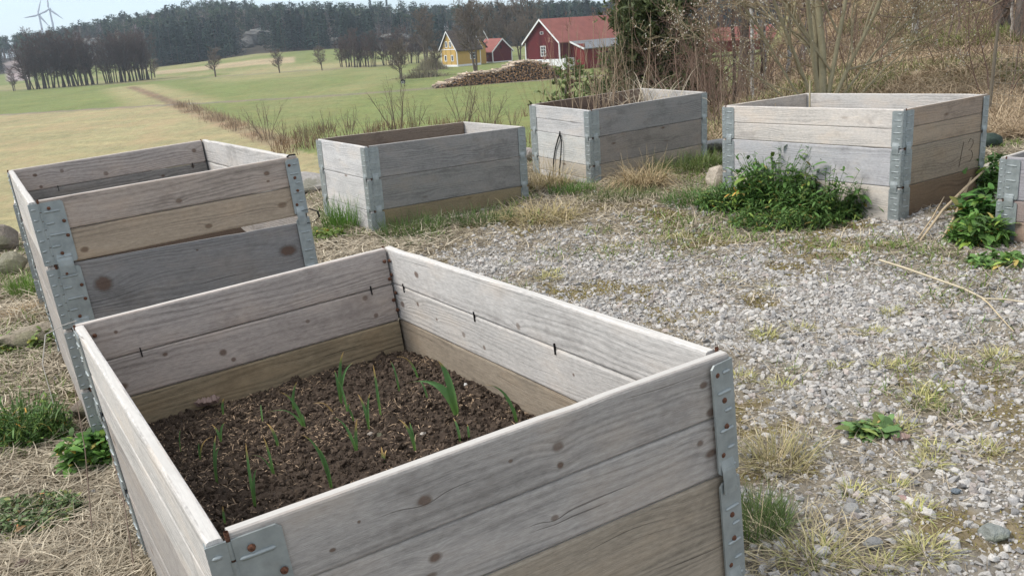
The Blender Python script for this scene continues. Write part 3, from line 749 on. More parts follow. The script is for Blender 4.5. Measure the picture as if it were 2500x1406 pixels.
# garlic shoots: base pixel, leaves (tip pixel, width, dry tip)
GAR = [((833, 985), [((839, 858), 5, .25), ((862, 885), 4.5, .1), ((817, 904), 4.5, .1)], 'tallest garlic shoot with three upright leaves near the back board'),
 ((850, 1013), [((827, 931), 4, .1), ((855, 985), 3, .2)], 'thin garlic shoot rising just in front of the tallest one'),
 ((864, 1030), [((843, 991), 3.5, 0)], 'stubby single-leaf garlic shoot near the bed centre'),
 ((901, 1047), [((873, 961), 4, .35), ((903, 961), 4, .2)], 'garlic shoot with two narrow leaves in a V, above the pinkish pebble'),
 ((930, 1016), [((911, 891), 4.5, .3)], 'tall single garlic leaf with a hooked yellow tip'),
 ((975, 959), [((953, 881), 3, .1)], 'slender dark garlic blade near the back corner'),
 ((1021, 925), [((967, 871), 3.5, .55), ((1003, 895), 4, .1)], 'garlic shoot with one long tan dried tip at the back corner'),
 ((745, 1050), [((682, 957), 5.5, .25), ((654, 1006), 5.5, .1), ((738, 1010), 4, 0)], 'garlic shoot with two wide leaves both arching to the left'),
 ((717, 1000), [((727, 931), 3.5, .25), ((714, 960), 3, 0)], 'small pale garlic shoot behind the left-arching one'),
 ((815, 1013), [((765, 985), 5, 1.)], 'withered tan garlic shoot bent over sideways'),
 ((872, 1110), [((810, 1018), 5, .1), ((872, 1022), 4.5, .4), ((845, 1060), 4, .2)], 'garlic shoot with yellowish right leaf left of the dark pebble'),
 ((681, 1096), [((651, 1033), 4.5, .45)], 'drooping garlic leaf with a brown folded tip'),
 ((671, 1164), [((643, 1066), 5, .35), ((614, 1111), 4.5, .1)], 'garlic shoot with one erect and one left-leaning leaf'),
 ((624, 1240), [((600, 1080), 5, .25), ((626, 1145), 4.5, 0)], 'tall narrow garlic shoot near the front left corner'),
 ((809, 1190), [((771, 1087), 6, .2), ((734, 1060), 5, .2), ((790, 1120), 5, .0)], 'sturdy garlic shoot leaning left at the front board'),
 ((1014, 1099), [((972, 1023), 5, .4), ((1000, 1030), 5, .1)], 'short wide garlic shoot with orange tip near the front board'),
 ((938, 1141), [((931, 1090), 4, .5), ((944, 1098), 4, .5)], 'short yellowing garlic shoot half hidden by the front board'),
 ((1115, 1012), [((988, 937), 10, .1), ((1070, 880), 8.5, .15), ((1083, 925), 6, 0)], 'largest garlic shoot with a broad bright green leaf sweeping left'),
 ((1044, 979), [((1022, 927), 3, .1)], 'faint thin garlic shoot left of the largest one'),
 ((1261, 1029), [((1180, 939), 5.5, .2), ((1232, 975), 5, 0)], 'garlic shoot leaning left near the right-hand wall'),
 ((1123, 1077), [((1107, 1020), 4, .2)], 'left one of two short spikes below the largest shoot'),
 ((1145, 1068), [((1141, 1035), 3.5, .2)], 'right one of two short spikes below the largest shoot'),
 ((532, 1186), [((527, 1062), 5, .15), ((536, 1090), 4, 0)], 'straight tall garlic shoot in the left part of the bed'),
 ((442, 1101), [((441, 1047), 2.5, .1)], 'leftmost thin garlic sprout beside the left board'),
 ((490, 1120), [((520, 1066), 2.5, .8), ((486, 1080), 3.5, .1)], 'garlic sprout with a thin dry thread bent right'),
 ((541, 1080), [((552, 1030), 4, .2), ((517, 1036), 4, .4)], 'garlic sprout with forked leaves below the oak leaf'),
 ((545, 1011), [((548, 972), 3.5, .4)], 'single sprout touching the oak leaf'),
 ((550, 1279), [((544, 1234), 3.5, .4)], 'tiny sprout closest to the front left hinge'),
 ((642, 1029), [((637, 987), 3, 0)], 'tiny upright sprout between the oak leaf and the left-arching shoot')]
rg = np.random.RandomState(5)
for (b, lv, lab) in GAR:
    base = onsoil(*b, dz=.0); root = empty('garlic_shoot', lab, 'garlic plant', 'garlic shoots in the nearest bed', loc=base)
    for (tip, wpx, dry) in lv:
        Yt = base[1]+rg.uniform(-.012, .012); tp = at(*tip, Yt)
        hgt = tp[2]-base[2]; lat = tp-base
        ctrl = base+lat*np.array([.18, .18, .72])+np.array([0, 0, abs(lat[0])*.45])
        k = 9; tt = np.linspace(0, 1, k)[:, None]; P = (1-tt)**2*base+2*tt*(1-tt)*ctrl+tt**2*tp
        depth = (RN@(base-O3))[2]; hw = wpx/2.*depth/F_PX*(1.5 if wpx < 8 else 2.1)
        prof = np.array([.75, .95, 1.1, 1.1, 1.0, .85, .65, .4, .08])*hw
        side = unit(np.array([1., rg.uniform(-.5, .3), 0])); nrm = unit(np.cross(side, lat)); 
        # folded blade: left edge, keel, right edge
        Lf = P-side*prof[:, None]+nrm*prof[:, None]*.5; Rt = P+side*prof[:, None]+nrm*prof[:, None]*.5
        V = np.stack([Lf, P, Rt], 1).reshape(-1, 3)-base; idx = np.arange(k*3).reshape(k, 3)
        Fc = np.concatenate([np.stack([idx[:-1, j], idx[:-1, j+1], idx[1:, j+1], idx[1:, j]], -1) for j in (0, 1)])
        f = np.linspace(0, 1, k); g = C(.12, .25, .09)*rg.uniform(.8, 1.25); g2 = C(.20, .36, .07)
        colr = np.array([g*(min(1, q*2.2+.3))+g2*max(0, .7-q*2.2) if dry < 1 else C(.48, .34, .16) for q in f])
        if dry < 1:
            wd = np.clip((f-(1-dry*1.3))/max(dry*1.3, .01)*1.8, 0, 1)[:, None] if dry > 0 else np.zeros((k, 1)); colr = colr*(1-wd)+C(.62, .42, .17)*wd
        a = Acc(); a.add(V, Fc, col=np.repeat(colr, 3, 0), smooth=True); a.obj('leaf', MPLANT, root)
#@@YARD
# ------------------------------------------------------------------ gravel, straw, grass of the yard
BEDS = []
for (P_, D_, n_, h_, sk_) in ((A_P, A_D, 3, A_H, A_S), (B_P, B_D, 4, B_H, .0609), (C_P, (.79, 1.2), 3, .197, 0), (D_P, D_D, 3, .2029, 0), (E_P, E_D, 3, .204, -.0297), (F_P, F_D, 3, .2023, .0387), ((*gp, ga, 0, 0), (.8, 1.2), 2, .197, 0)):
    mm = bed_matrix(*P_, n_, h_); cs = []
    for (uu, vv) in ((0, 0), (D_[0], 0), (D_[0], D_[1]), (0, D_[1])):
        p = mm @ Vector((uu-math.sin(sk_)*vv, math.cos(sk_)*vv, 0)); cs.append((p.x, p.y))
    BEDS.append(np.array(cs))
def inbed(x, y, mg=0.):
    r = np.zeros(x.shape, bool)
    for c in BEDS:
        q = np.ones(x.shape, bool); ce = c.mean(0)
        for i in range(4):
            a_, b_ = c[i], c[(i+1) % 4]; e = b_-a_; nrm = np.array([e[1], -e[0]])/np.hypot(*e)
            q &= ((x-a_[0])*nrm[0]+(y-a_[1])*nrm[1]) < mg
        r |= q
    return r
rng = np.random.RandomState(21)
rockT = hull_rocks(26, 15, 31, (1, .8, .55))
def visible(x, y, z, m=90):
    px, py, d = project(np.stack([x, y, z], 1)); return (d > .3) & (px > -m*3) & (px < 2500+m*3) & (py > -m) & (py < 1406+m*3)
def yard_points(n, ymax=7.6):
    r = np.sqrt(rng.uniform(1.1**2, ymax**2, n)); th = rng.uniform(-.78, .78, n)
    return r*np.sin(th), r*np.cos(th)
acc = Acc()
def gravel(n, s0, s1, pw, dens, ymax, lift):
    x, y = yard_points(n, ymax); g = grassy(x, y)
    keep = (rng.rand(n) < (dens*(1-g)**1.6+.02)*(1-.6*mossy(x, y))) & ~inbed(x, y) & (y < yedge(x)+.1) & (x > -4.2)
    x, y = x[keep], y[keep]; z = height(x, y); v = visible(x, y, z); x, y, z = x[v], y[v], z[v]; m = len(x)
    s = s0+(s1-s0)*rng.rand(m)**pw
    pos = np.stack([x, y, z+s*lift], 1); b = rng.uniform(.62, 1.12, (m, 1)); tint = rng.rand(m, 1)
    base = C(.485, .47, .445)*(tint < .72)+C(.34, .335, .33)*((tint >= .72) & (tint < .86))+C(.43, .385, .355)*((tint >= .86) & (tint < .95))+C(.50, .47, .43)*(tint >= .95)
    scatter_mesh(acc, rockT, pos, s, rng, np.hstack([base*b, np.ones((m, 1))]), 0, .7)
gravel(135000, .005, .020, 2.1, .88, 6.6, .15)
gravel(160000, .003, .008, 1.2, .95, 4.6, .1)
tag(acc.obj('gravel', MGRAV), 'crushed grey granite gravel covering the yard', 'gravel', kind='stuff')

def blades(acc, x, y, z, ln, w, rng, c1, c2, upright=.8, droop=.5, k=4, spread=1., jit=.25, mi=0, az=None):
    """bunch of curved grass blades rooted at x,y,z"""
    n = len(x); a_ = rng.uniform(0, 2*math.pi, n) if az is None else az
    L = ln*rng.uniform(.5, 1.15, n); e = np.clip(rng.normal(upright, .22, n), .03, 1.5)
    t = np.linspace(0, 1, k)[None, :]
    h = np.cos(e)[:, None]*t*L[:, None]*spread; 
    zz = np.sin(e)[:, None]*t*L[:, None]-droop*L[:, None]*t**2.2*np.cos(e)[:, None]*.9
    bend = rng.uniform(-jit, jit, n)[:, None]*t**2*L[:, None]
    P = np.stack([x[:, None]+np.cos(a_)[:, None]*h-np.sin(a_)[:, None]*bend, y[:, None]+np.sin(a_)[:, None]*h+np.cos(a_)[:, None]*bend, np.maximum(z[:, None]+zz, z[:, None]+.002)], -1)
    W = (w*rng.uniform(.6, 1.3, n))[:, None]*np.linspace(1, .25, k)[None, :]
    S = unit(np.stack([-np.sin(a_), np.cos(a_), rng.uniform(-.5, .5, n)], -1))
    V, Fc = ribbons(P, W, S); f = rng.rand(n, 1); cc = (np.array(c1)*f+np.array(c2)*(1-f))*rng.uniform(.6, 1.3, (n, 1))
    acc.add(V, Fc, col=np.repeat(cc, 2*k, 0), mi=mi)
STR1, STR2 = (.52, .455, .34), (.24, .20, .145)
GR1, GR2 = (.09, .17, .035), (.20, .25, .07)
# loose straw and thin dry grass where the yard is overgrown
acc = Acc()
x, y = yard_points(420000, 7.9); g = grassy(x, y)
keep = (rng.rand(len(x)) < g**1.3*np.clip(2.4/np.hypot(x, y), .12, 1)) & ~inbed(x, y, .01) & (y < yedge(x)+.3)
x, y = x[keep], y[keep]; z = height(x, y); v = visible(x, y, z); x, y, z = x[v], y[v], z[v]
nearw = np.clip(np.hypot(x, y)*.00062, .0011, .0032)
blades(acc, x, y, z, .085, nearw, rng, STR1, STR2, .22, .15, 4, 1., .5)
s = (x < -.3) & (rng.rand(len(x)) < .6); blades(acc, x[s], y[s], z[s]+.012, .11, nearw[s]*1.2, rng, (.60, .54, .42), (.28, .23, .17), .12, .1, 4, 1., .6)
# low moss cushions
x_, y_ = yard_points(500000, 6.0); k_ = (mossy(x_, y_)*rng.rand(len(x_)) > .35) & ~inbed(x_, y_, .01) & (y_ < yedge(x_)) & (x_ > 0); x_, y_ = x_[k_], y_[k_]; z_ = height(x_, y_); v = visible(x_, y_, z_); x_, y_, z_ = x_[v], y_[v], z_[v]
blades(acc, x_, y_, z_, .011, np.clip(np.hypot(x_, y_)*.0008, .0012, .004), rng, (.30, .25, .07), (.17, .15, .05), 1.0, .5, 3, 1., .3)
# green undergrowth patches
gm = fbm(x*1.7+20, y*1.7+3); s = (gm > .53) & (rng.rand(len(x)) < .55)
blades(acc, x[s], y[s], z[s], .065, nearw[s], rng, GR1, GR2, .8, .4, 4, .8, .3)
tag(acc.obj('dry_grass', MDRY), 'flattened straw and thin grass over the overgrown parts of the yard', 'grass', kind='stuff')

# ------------------------------------------------------------------ tufts and weeds standing on the yard
def zs(x, y): return height(np.asarray(x, float), np.asarray(y, float))
def ground_at(px, py): p = pad(px, py); p[2] = float(zs(p[0], p[1])); return p
def tuft(name, label, cat, px, py, r, n, ln, c1, c2, up=.9, droop=.5, w=.0016, group=None, mat=None, seed=0):
    rg = np.random.RandomState(seed+int(px*7+py)); p = ground_at(px, py)
    rad = r*np.sqrt(rg.rand(n)); an = rg.uniform(0, 6.28, n); x, y = p[0]+rad*np.cos(an), p[1]+rad*np.sin(an)*.8
    acc = Acc(); az = an+rg.normal(0, .9, n)
    blades(acc, x-p[0], y-p[1], zs(x, y)-p[2]-.004, ln, w, rg, c1, c2, up, droop, 5, 1., .2, az=az)
    o = acc.obj(name, mat or MDRY); o.location = p; return tag(o, label, cat, group)
YG = 'small grass tufts in the gravel'
sm_t = 'small yellow-green grass tuft growing out of the grey gravel'
TUF = []
ORD = 'first second third fourth fifth sixth seventh eighth ninth tenth eleventh twelfth thirteenth fourteenth fifteenth sixteenth seventeenth eighteenth nineteenth twentieth twenty-first twenty-second twenty-third twenty-fourth twenty-fifth twenty-sixth twenty-seventh twenty-eighth twenty-ninth thirtieth thirty-first thirty-second thirty-third'.split()
def number(group, fmt):
    os_ = [o for o in SC.objects if o.get('group') == group and o.parent is None]
    bpy.context.view_layer.update()
    os_.sort(key=lambda o: project(np.array(o.matrix_world.translation))[0][0])
    for o, w in zip(os_, ORD): o['label'] = fmt % w
for i, (px, py, r, n, ln) in enumerate(((1340, 680, .07, 110, .07), (1350, 668, .04, 50, .06), (1870, 822, .05, 90, .08), (2175, 765, .04, 70, .07), (2130, 812, .06, 80, .06), (2045, 895, .04, 60, .05), (1900, 940, .05, 60, .06),
        (2250, 975, .06, 110, .075), (2285, 945, .04, 60, .06), (2160, 895, .04, 60, .06), (2210, 900, .04, 60, .06), (2190, 1045, .05, 90, .07), (2280, 1095, .04, 60, .06), (2270, 1135, .04, 60, .07), (2180, 1185, .035, 50, .06),
        (2260, 1360, .05, 90, .08), (2080, 1205, .04, 60, .06), (2440, 870, .06, 90, .07), (1960, 800, .05, 60, .06), (2060, 620, .08, 90, .06), (1660, 585, .15, 160, .06), (1500, 610, .1, 90, .06), (1760, 590, .15, 160, .06), (1240, 640, .06, 60, .05),
        (2240, 1260, .05, 60, .06), (1810, 925, .05, 90, .07), (2150, 1400, .05, 60, .07), (1985, 1370, .08, 110, .09), (2410, 1090, .05, 60, .07), (1770, 680, .07, 60, .05), (1880, 700, .07, 60, .05), (2320, 880, .05, 60, .06))):
    TUF.append(px); tuft('grass_tuft', sm_t, 'grass tuft', px, py, r*.8, int(n*1.3), ln*.9, (.56, .50, .26), (.30, .33, .10), .75, .5, .0016, YG, seed=i)
number(YG, 'small yellow-green grass tuft in the gravel, %s from the left')
tuft('grass_tuft', 'large dry brown grass tuft in the gravel just right of the nearest bed', 'grass tuft', 1895, 1130, .08, 300, .14, (.42, .35, .22), (.28, .27, .12), .85, .55, .0013)
tuft('grass_tuft', 'soft green grass strip along the lower right corner of the nearest bed', 'grass tuft', 1830, 1290, .09, 700, .10, (.10, .17, .05), (.17, .23, .08), 1.1, .5, .0011, mat=MPLANT)
tuft('grass_tuft', 'tangle of bleached straw at the bottom edge beside the nearest bed', 'grass tuft', 1960, 1345, .14, 330, .13, (.58, .50, .34), (.44, .38, .22), .4, .35, .0014)
tuft('grass_tuft', 'bright green grass tuft against the short side of the grey bed', 'grass tuft', 838, 560, .13, 420, .22, (.09, .20, .03), (.16, .30, .06), 1.25, .3, .002, mat=MPLANT)
tuft('grass_tuft', 'dark green grass at the foot of the grey bed, near its corner hinge', 'grass tuft', 1010, 568, .22, 520, .14, (.07, .13, .03), (.13, .20, .06), 1.1, .4, .002, mat=MPLANT)
tuft('grass_tuft', 'green grass at the far end of the grey bed by a small hollow', 'grass tuft', 1175, 545, .2, 420, .15, (.07, .13, .035), (.14, .2, .07), 1., .5, .002, mat=MPLANT)
tuft('grass_tuft', 'green moss and clover patch on the gravel in front of the grey bed', 'grass tuft', 1015, 592, .2, 500, .06, (.07, .14, .03), (.13, .2, .06), .8, .4, .002, mat=MPLANT)
tuft('grass_tuft', 'yellow-green grass tuft left of the grey bed corner hinge', 'grass tuft', 795, 572, .16, 380, .09, (.15, .22, .05), (.25, .28, .1), .9, .5, .002, mat=MPLANT)
tuft('grass_tuft', 'pale straw tuft between the grey bed and the bed with the cord', 'grass tuft', 1320, 535, .22, 520, .24, (.50, .40, .24), (.30, .27, .12), .7, .7, .0022)
tuft('grass_tuft', 'straw tuft at the foot of the black cord', 'grass tuft', 1335, 455, .16, 420, .30, (.55, .45, .28), (.36, .30, .16), .9, .8, .002)
tuft('grass_tuft', 'tall bleached grass tussock against the overgrown bed', 'grass tuft', 1568, 456, .15, 650, .34, (.50, .39, .24), (.32, .26, .15), .85, 1.1, .0024)
tuft('grass_tuft', 'green grass along the foot of the overgrown bed, right of the tussock', 'grass tuft', 1660, 418, .24, 520, .18, (.08, .15, .035), (.20, .22, .08), 1.0, .7, .0024, mat=MPLANT)
tuft('grass_tuft', 'green grass clump at the far right corner of the overgrown bed', 'grass tuft', 1725, 405, .16, 340, .19, (.08, .16, .035), (.20, .23, .08), 1.0, .7, .0024, mat=MPLANT)
tuft('grass_tuft', 'green grass under the hinge of the overgrown bed', 'grass tuft', 1395, 470, .16, 380, .12, (.08, .18, .03), (.14, .25, .05), 1., .4, .002, mat=MPLANT)
tuft('grass_tuft', 'low dark green grass left of the tussock', 'grass tuft', 1510, 485, .26, 560, .13, (.08, .13, .035), (.18, .21, .08), .9, .5, .002, mat=MPLANT)
tuft('grass_tuft', 'green grass spreading left of the leafy weeds in front of the pale bed', 'grass tuft', 1715, 495, .26, 700, .13, (.07, .16, .03), (.12, .22, .05), 1., .4, .002, mat=MPLANT)
tuft('grass_tuft', 'bright green grass tuft at the foot of the tall bed on the left', 'grass tuft', 75, 712, .12, 420, .16, (.10, .22, .03), (.20, .32, .07), 1.1, .5, .0016, mat=MPLANT)
tuft('grass_tuft', 'dry brown grass hanging below the bright green tuft on the left', 'grass tuft', 85, 775, .14, 380, .16, (.42, .31, .18), (.30, .21, .12), .6, .7, .0014)
# leafy weeds
def weed(label, px, py, r, h, n, seed, leaf=.035, c=(.045, .13, .022), cat='weed', name='weed_clump', lean=.45, squash=.7, mound=True, wl=.30):
    rg = np.random.RandomState(seed); p = ground_at(px, py); acc = Acc()
    m = n; rad = r*np.sqrt(rg.rand(m)); an = rg.uniform(0, 6.28, m); bx_, by_ = rad*np.cos(an), rad*np.sin(an)*squash
    hh = h*(np.sqrt(np.clip(1-(rad/r)**2, 0.06, 1)) if mound else 1)*rg.uniform(.4, 1.2, m)
    k = 6; t = np.linspace(0, 1, k)[None, :]; ln = lean*hh
    ox, oy = np.cos(an)*ln*rg.uniform(.2, 1.2, m), np.sin(an)*ln*rg.uniform(.2, 1.2, m)
    P = np.stack([bx_[:, None]+ox[:, None]*t**1.5, by_[:, None]+oy[:, None]*t**1.5, (zs(p[0]+bx_, p[1]+by_)-p[2])[:, None]+hh[:, None]*t], -1)
    V, Fc = tubes(P, np.repeat(np.linspace(.0022, .001, k)[None], m, 0), 4); acc.add(V, Fc, col=np.array(c)*1.2)
    # leaves along the stems
    per = 11; tl = rg.uniform(.18, 1.0, (m, per)); q = tl*(k-1); i0 = np.clip(q.astype(int), 0, k-2); fr_ = (q-i0)[..., None]
    B = P[np.arange(m)[:, None], i0]*(1-fr_)+P[np.arange(m)[:, None], i0+1]*fr_; B = B.reshape(-1, 3); N = len(B)
    a_ = rg.uniform(0, 6.28, N); el = rg.uniform(-.5, .9, N); d = np.stack([np.cos(a_)*np.cos(el), np.sin(a_)*np.cos(el), np.sin(el)], -1)
    L = leaf*np.exp(rg.normal(-.05, .42, N))[:, None]; S = unit(np.stack([-np.sin(a_), np.cos(a_), rg.uniform(-.3, .3, N)], -1))
    dr = np.array([0, 0, -1.])*L*.25
    PP = np.stack([B, B+d*L*.35, B+d*L*.75+dr*.4, B+d*L+dr], 1)
    V, Fc = ribbons(PP, np.repeat(np.array([[.12, wl, wl*.7, .04]]), N, 0)*L*.8, S)
    cc = np.array(c)*rg.uniform(.55, 1.8, (N, 1))*np.where(rg.rand(N, 1) < .16, C(2.0, 1.45, 1.2), C(1, 1, 1))*np.where(rg.rand(N, 1) < .04, C(3.2, 1.3, 1.5), C(1, 1, 1)); acc.add(V, Fc, col=np.repeat(cc, 8, 0))
    o = acc.obj(name, MPLANT); o.location = p; return tag(o, label, cat)
weed('tall leafy green weed mound climbing the front of the pale bed', 1897, 508, .23, .33, 400, 1, .034, (.07, .145, .035), wl=.22)
weed('low spreading green weeds at the left foot of the pale bed', 1800, 502, .26, .14, 300, 2, .028, (.08, .155, .04), wl=.16)
weed('dark green weeds between the mound and the corner hinge of the pale bed', 2022, 520, .28, .26, 300, 3, .032, (.07, .14, .035), wl=.22)
weed('leafy green weeds at the front edge below the weed mound', 1940, 535, .36, .12, 420, 4, .026, (.08, .15, .038), wl=.16)
weed('upright dandelion leaves at the right corner of the pale bed', 2385, 468, .11, .24, 60, 5, .06, (.08, .17, .04), 'dandelion', 'dandelion', .5, wl=.18)
weed('dandelion clump left of the hinge of the cut-off bed', 2385, 592, .12, .12, 130, 6, .045, (.09, .18, .04), 'dandelion', 'dandelion', .6, wl=.16)
weed('green leafy plant between the dandelion clump and the cut-off bed', 2410, 545, .11, .18, 90, 7, .05, (.06, .15, .03), 'dandelion', 'dandelion', .5)
weed('flat green rosette in the middle of the gravel', 2130, 1052, .045, .03, 34, 8, .026, (.10, .18, .06), 'dandelion', 'dandelion', 1.2)
weed('low green plant in the gravel below the stick', 2440, 650, .12, .05, 50, 9, .03, (.10, .19, .05), 'weed', 'weed_clump', 1.)
weed('bushy green weed clump at the left edge of the photo', 60, 1075, .15, .15, 420, 10, .020, (.09, .17, .045), wl=.10)
weed('mossy grey-green weed carpet at the lower left', 70, 1255, .15, .045, 420, 11, .012, (.10, .15, .06))
weed('broad-leaved green plant leaning on the outside of the nearest bed', 235, 1125, .08, .09, 70, 12, .032, (.08, .17, .035), 'weed', 'weed_clump', .8)
weed('small green plant at the corner hinge of the nearest bed', 262, 1095, .05, .10, 24, 13, .04, (.06, .18, .02), 'weed', 'weed_clump', .6)
weed('trailing green weeds in straw, lower left of the tall bed', 60, 850, .14, .06, 90, 14, .025, (.14, .2, .05))
weed('green moss cushion with small leaves left of the grey bed', 790, 585, .16, .05, 150, 15, .02, (.12, .19, .04))
# stones lying about
def stone(label, px, py, size, seed, col=(.30, .29, .27), z=None, pts=40, name='stone', mat=MROCK, sink=.35, rot=0., onp=None, rough=.05):
    rg = np.random.RandomState(seed); bm = bmesh.new()
    for q in unit(rg.randn(pts, 3))*rg.uniform(.85, 1, (pts, 1)): bm.verts.new(q)
    r_ = bmesh.ops.convex_hull(bm, input=bm.verts[:])
    for v in [v for v in bm.verts if not v.link_faces]: bm.verts.remove(v)
    bmesh.ops.triangulate(bm, faces=bm.faces[:]); bmesh.ops.subdivide_edges(bm, edges=bm.edges[:], cuts=2, use_grid_fill=True)
    bmesh.ops.smooth_vert(bm, verts=bm.verts[:], factor=.5, use_axis_x=True, use_axis_y=True, use_axis_z=True)
    for v in bm.verts:
        c_ = v.co; n_ = float(fbm(c_.x*2.3+seed+c_.z, c_.y*2.3+c_.z*1.7, 4))-.5; v.co = c_*(1+n_*rough*5)
    V = np.array([v.co[:] for v in bm.verts])*np.array(size); bm.verts.index_update(); Fc = np.array([[v.index for v in f.verts] for f in bm.faces]); bm.free()
    c, s = math.cos(rot), math.sin(rot); V = V @ np.array([[c, s, 0], [-s, c, 0], [0, 0, 1]])
    p = ground_at(px, py) if onp is None else onp; a = Acc(); a.add(V, Fc, col=col); o = a.obj(name, mat); o.location = p+np.array([0, 0, size[2]*(1-2*sink)]); return tag(o, label, 'stone')
stone('rounded brown-grey boulder at the left edge behind the tall bed', 10, 612, (.125, .11, .125), 1, (.24, .21, .18), sink=.2)
stone('mossy grey boulder left of the tall bed corner, above the green tuft', 38, 668, (.10, .09, .095), 2, (.25, .24, .18), sink=.2)
stone('flat tan slab beside the lower hinge of the tall bed', 85, 838, (.17, .13, .06), 3, (.30, .26, .20), sink=.2, pts=18, rot=.5)
stone('brown rock half under straw left of the nearest bed', 210, 1020, (.06, .08, .06), 4, (.20, .17, .14), sink=.25, pts=20)
stone('pale flat kerb stone behind the left end of the grey bed', 752, 468, (.30, .17, .12), 5, (.42, .40, .38), sink=.2, pts=18)
stone('pale flat stone slab behind the overgrown bed corner', 1765, 372, (.34, .14, .11), 6, (.38, .38, .38), sink=.25, pts=18)
stone('pale leaning rock at the left corner of the pale bed', 1752, 462, (.11, .08, .115), 7, (.46, .41, .34), sink=.25, pts=20, rot=-.5)
stone('small pale stone between the grey bed and the overgrown bed', 1290, 392, (.10, .08, .08), 8, (.42, .38, .36), sink=.2)
stone('pale stone between the pale bed and the cut-off bed', 2445, 425, (.16, .08, .05), 9, (.46, .43, .37), sink=.2)
stone('big smooth grey-green cobble in the gravel at lower right', 2425, 1312, (.036, .030, .022), 10, (.24, .26, .245), sink=.25)
stone('rough grey stone standing out of the gravel', 2078, 1262, (.024, .02, .018), 11, (.33, .33, .32), sink=.2)
stone('dark bluish pebble lying on the gravel', 2332, 1212, (.013, .010, .008), 12, (.15, .18, .21), sink=.1)
stone('pinkish stone in the gravel left of the bluish pebble', 2202, 1228, (.018, .013, .010), 13, (.36, .25, .24), sink=.1)
stone('blocky grey stone in the gravel below the rough grey one', 2130, 1350, (.026, .018, .016), 14, (.28, .28, .275), sink=.1, pts=16)
stone('light grey stone at the right of the gravel rosette', 2230, 1035, (.014, .011, .012), 15, (.42, .41, .40), sink=.1, pts=16)
oak_leaf(2200, 1078, .05, 'dry brown leaf lying on the gravel beside the green rosette', ground_at, 0.)
oak_leaf(60, 1395, .04, 'pale dead leaf in the straw at the bottom left', ground_at, 1.)
# sticks
def stick(name, label, pts, rads, col, cat='stick', mat=MTWIG, group=None, sides=6):
    P = np.array(pts, float); o0 = P[0].copy(); acc = Acc(); rads = np.interp(np.linspace(0, 1, len(P)), np.linspace(0, 1, len(rads)), rads); V, Fc = tubes((P-o0)[None], np.array(rads)[None], sides); acc.add(V, Fc, col=col, smooth=True)
    o = acc.obj(name, mat); o.location = o0; return tag(o, label, cat, group)
def gpt(px, py, dz): p = ground_at(px, py); p[2] += dz; return p
o = stick('stick', 'long peeled cream-coloured stick lying on the gravel', [gpt(2145, 655, .03), gpt(2200, 668, .035), gpt(2290, 700, .03), gpt(2350, 722, .025), gpt(2400, 741, .02), gpt(2450, 745, .025), gpt(2500, 756, .03), gpt(2560, 768, .03)], [.0045, .005, .0045, .004, .0036, .003, .0027, .0022], (.50, .44, .32))
b = stick('side_twig', None, [gpt(2398, 742, .02), gpt(2412, 752, .02), gpt(2440, 778, .015), gpt(2475, 812, .01)], [.0035, .003, .0025, .0015], (.50, .42, .28)); b.parent = o; b.location = Vector(b.location)-Vector(o.location); del b['category']
for (lab, P, r) in (('long pale stick leaning from the dandelion to the ground between the two right beds', [gpt(2245, 592, .01), gpt(2300, 540, .05), gpt(2350, 508, .10), gpt(2400, 475, .16)], .008),
        ('thin crossing stick, lower of the pair between the two right beds', [gpt(2300, 588, .01), gpt(2330, 545, .04), gpt(2355, 500, .09), gpt(2378, 458, .13)], .007),
        ('short thin stick left of the crossing pair', [gpt(2240, 585, .01), gpt(2275, 545, .03), gpt(2302, 512, .06)], .005)):
    stick('stick', lab, P, [r*.7, r, r, r*.6], (.42, .34, .23))
# black cord on the overgrown bed
FE = frE[3]; ME = np.array(bedE.matrix_world)
def cordP(s, t, w): return np.array(FE(s, t, w)) @ ME[:3, :3].T+ME[:3, 3]
Lw = E_D[1]; zc = .204
stick('cord', 'thin black cord hanging in a loop on the short side of the overgrown bed', [cordP(Lw*.43+q[0]*.0, -.012, 0) if 0 else cordP(*q) for q in
      ((Lw*.45, -.02, .02), (Lw*.41, -.03, .01), (Lw*.39, -.02, .06), (Lw*.40, -.01, zc+.0), (Lw*.44, -.01, zc+.09), (Lw*.50, -.014, zc+.165), (Lw*.53, -.014, zc+.20), (Lw*.54, -.014, zc+.225), (Lw*.545, -.012, zc+.17), (Lw*.56, -.014, zc+.165), (Lw*.55, -.02, zc+.06), (Lw*.52, -.02, zc-.04), (Lw*.50, -.02, .10), (Lw*.47, -.02, .03))], [.006]*14, (.015, .015, .015), 'cord', MBK)
# thin wire twig at the corner of the nearest bed
cA = lambda u, v, w: toW(skA(np.array(u), np.array(v), np.array(w)))
stick('dry_stem', 'thin pale bent stem hooked over the rear left corner of the nearest bed', [cA(.01, A_D[1]+.0, 3*A_H+.004), cA(-.02, A_D[1]-.01, 3*A_H+.004), cA(-.06, A_D[1]-.0, 3*A_H-.01), cA(-.085, A_D[1]-.02, 3*A_H-.07), cA(-.09, A_D[1]-.05, 3*A_H-.16)], [.0016, .0014, .0014, .0012, .001], (.50, .47, .42), 'stem', MDRY)
rg = np.random.RandomState(9)
for i, (x0, y0, x1, y1, hh, lab) in enumerate(((225, 1300, 180, 935, .5, 'long dark dry stem leaning across the straw, lower left'), (330, 1400, 262, 1070, .38, 'thin brown stem close to the outside of the nearest bed'), (420, 1400, 270, 1190, .25, 'brown arching stem near the bottom of the left board'))):
    p = ground_at(x0, y0); q = at(x1, y1, p[1]+.25); mid = (p+q)/2+np.array([.01, 0, .02])
    stick('dry_stem', lab, [p, p*.6+mid*.4, mid, q*.6+mid*.4, q], [.0016, .0015, .0013, .0012, .0008], (.20, .15, .12), 'stem')
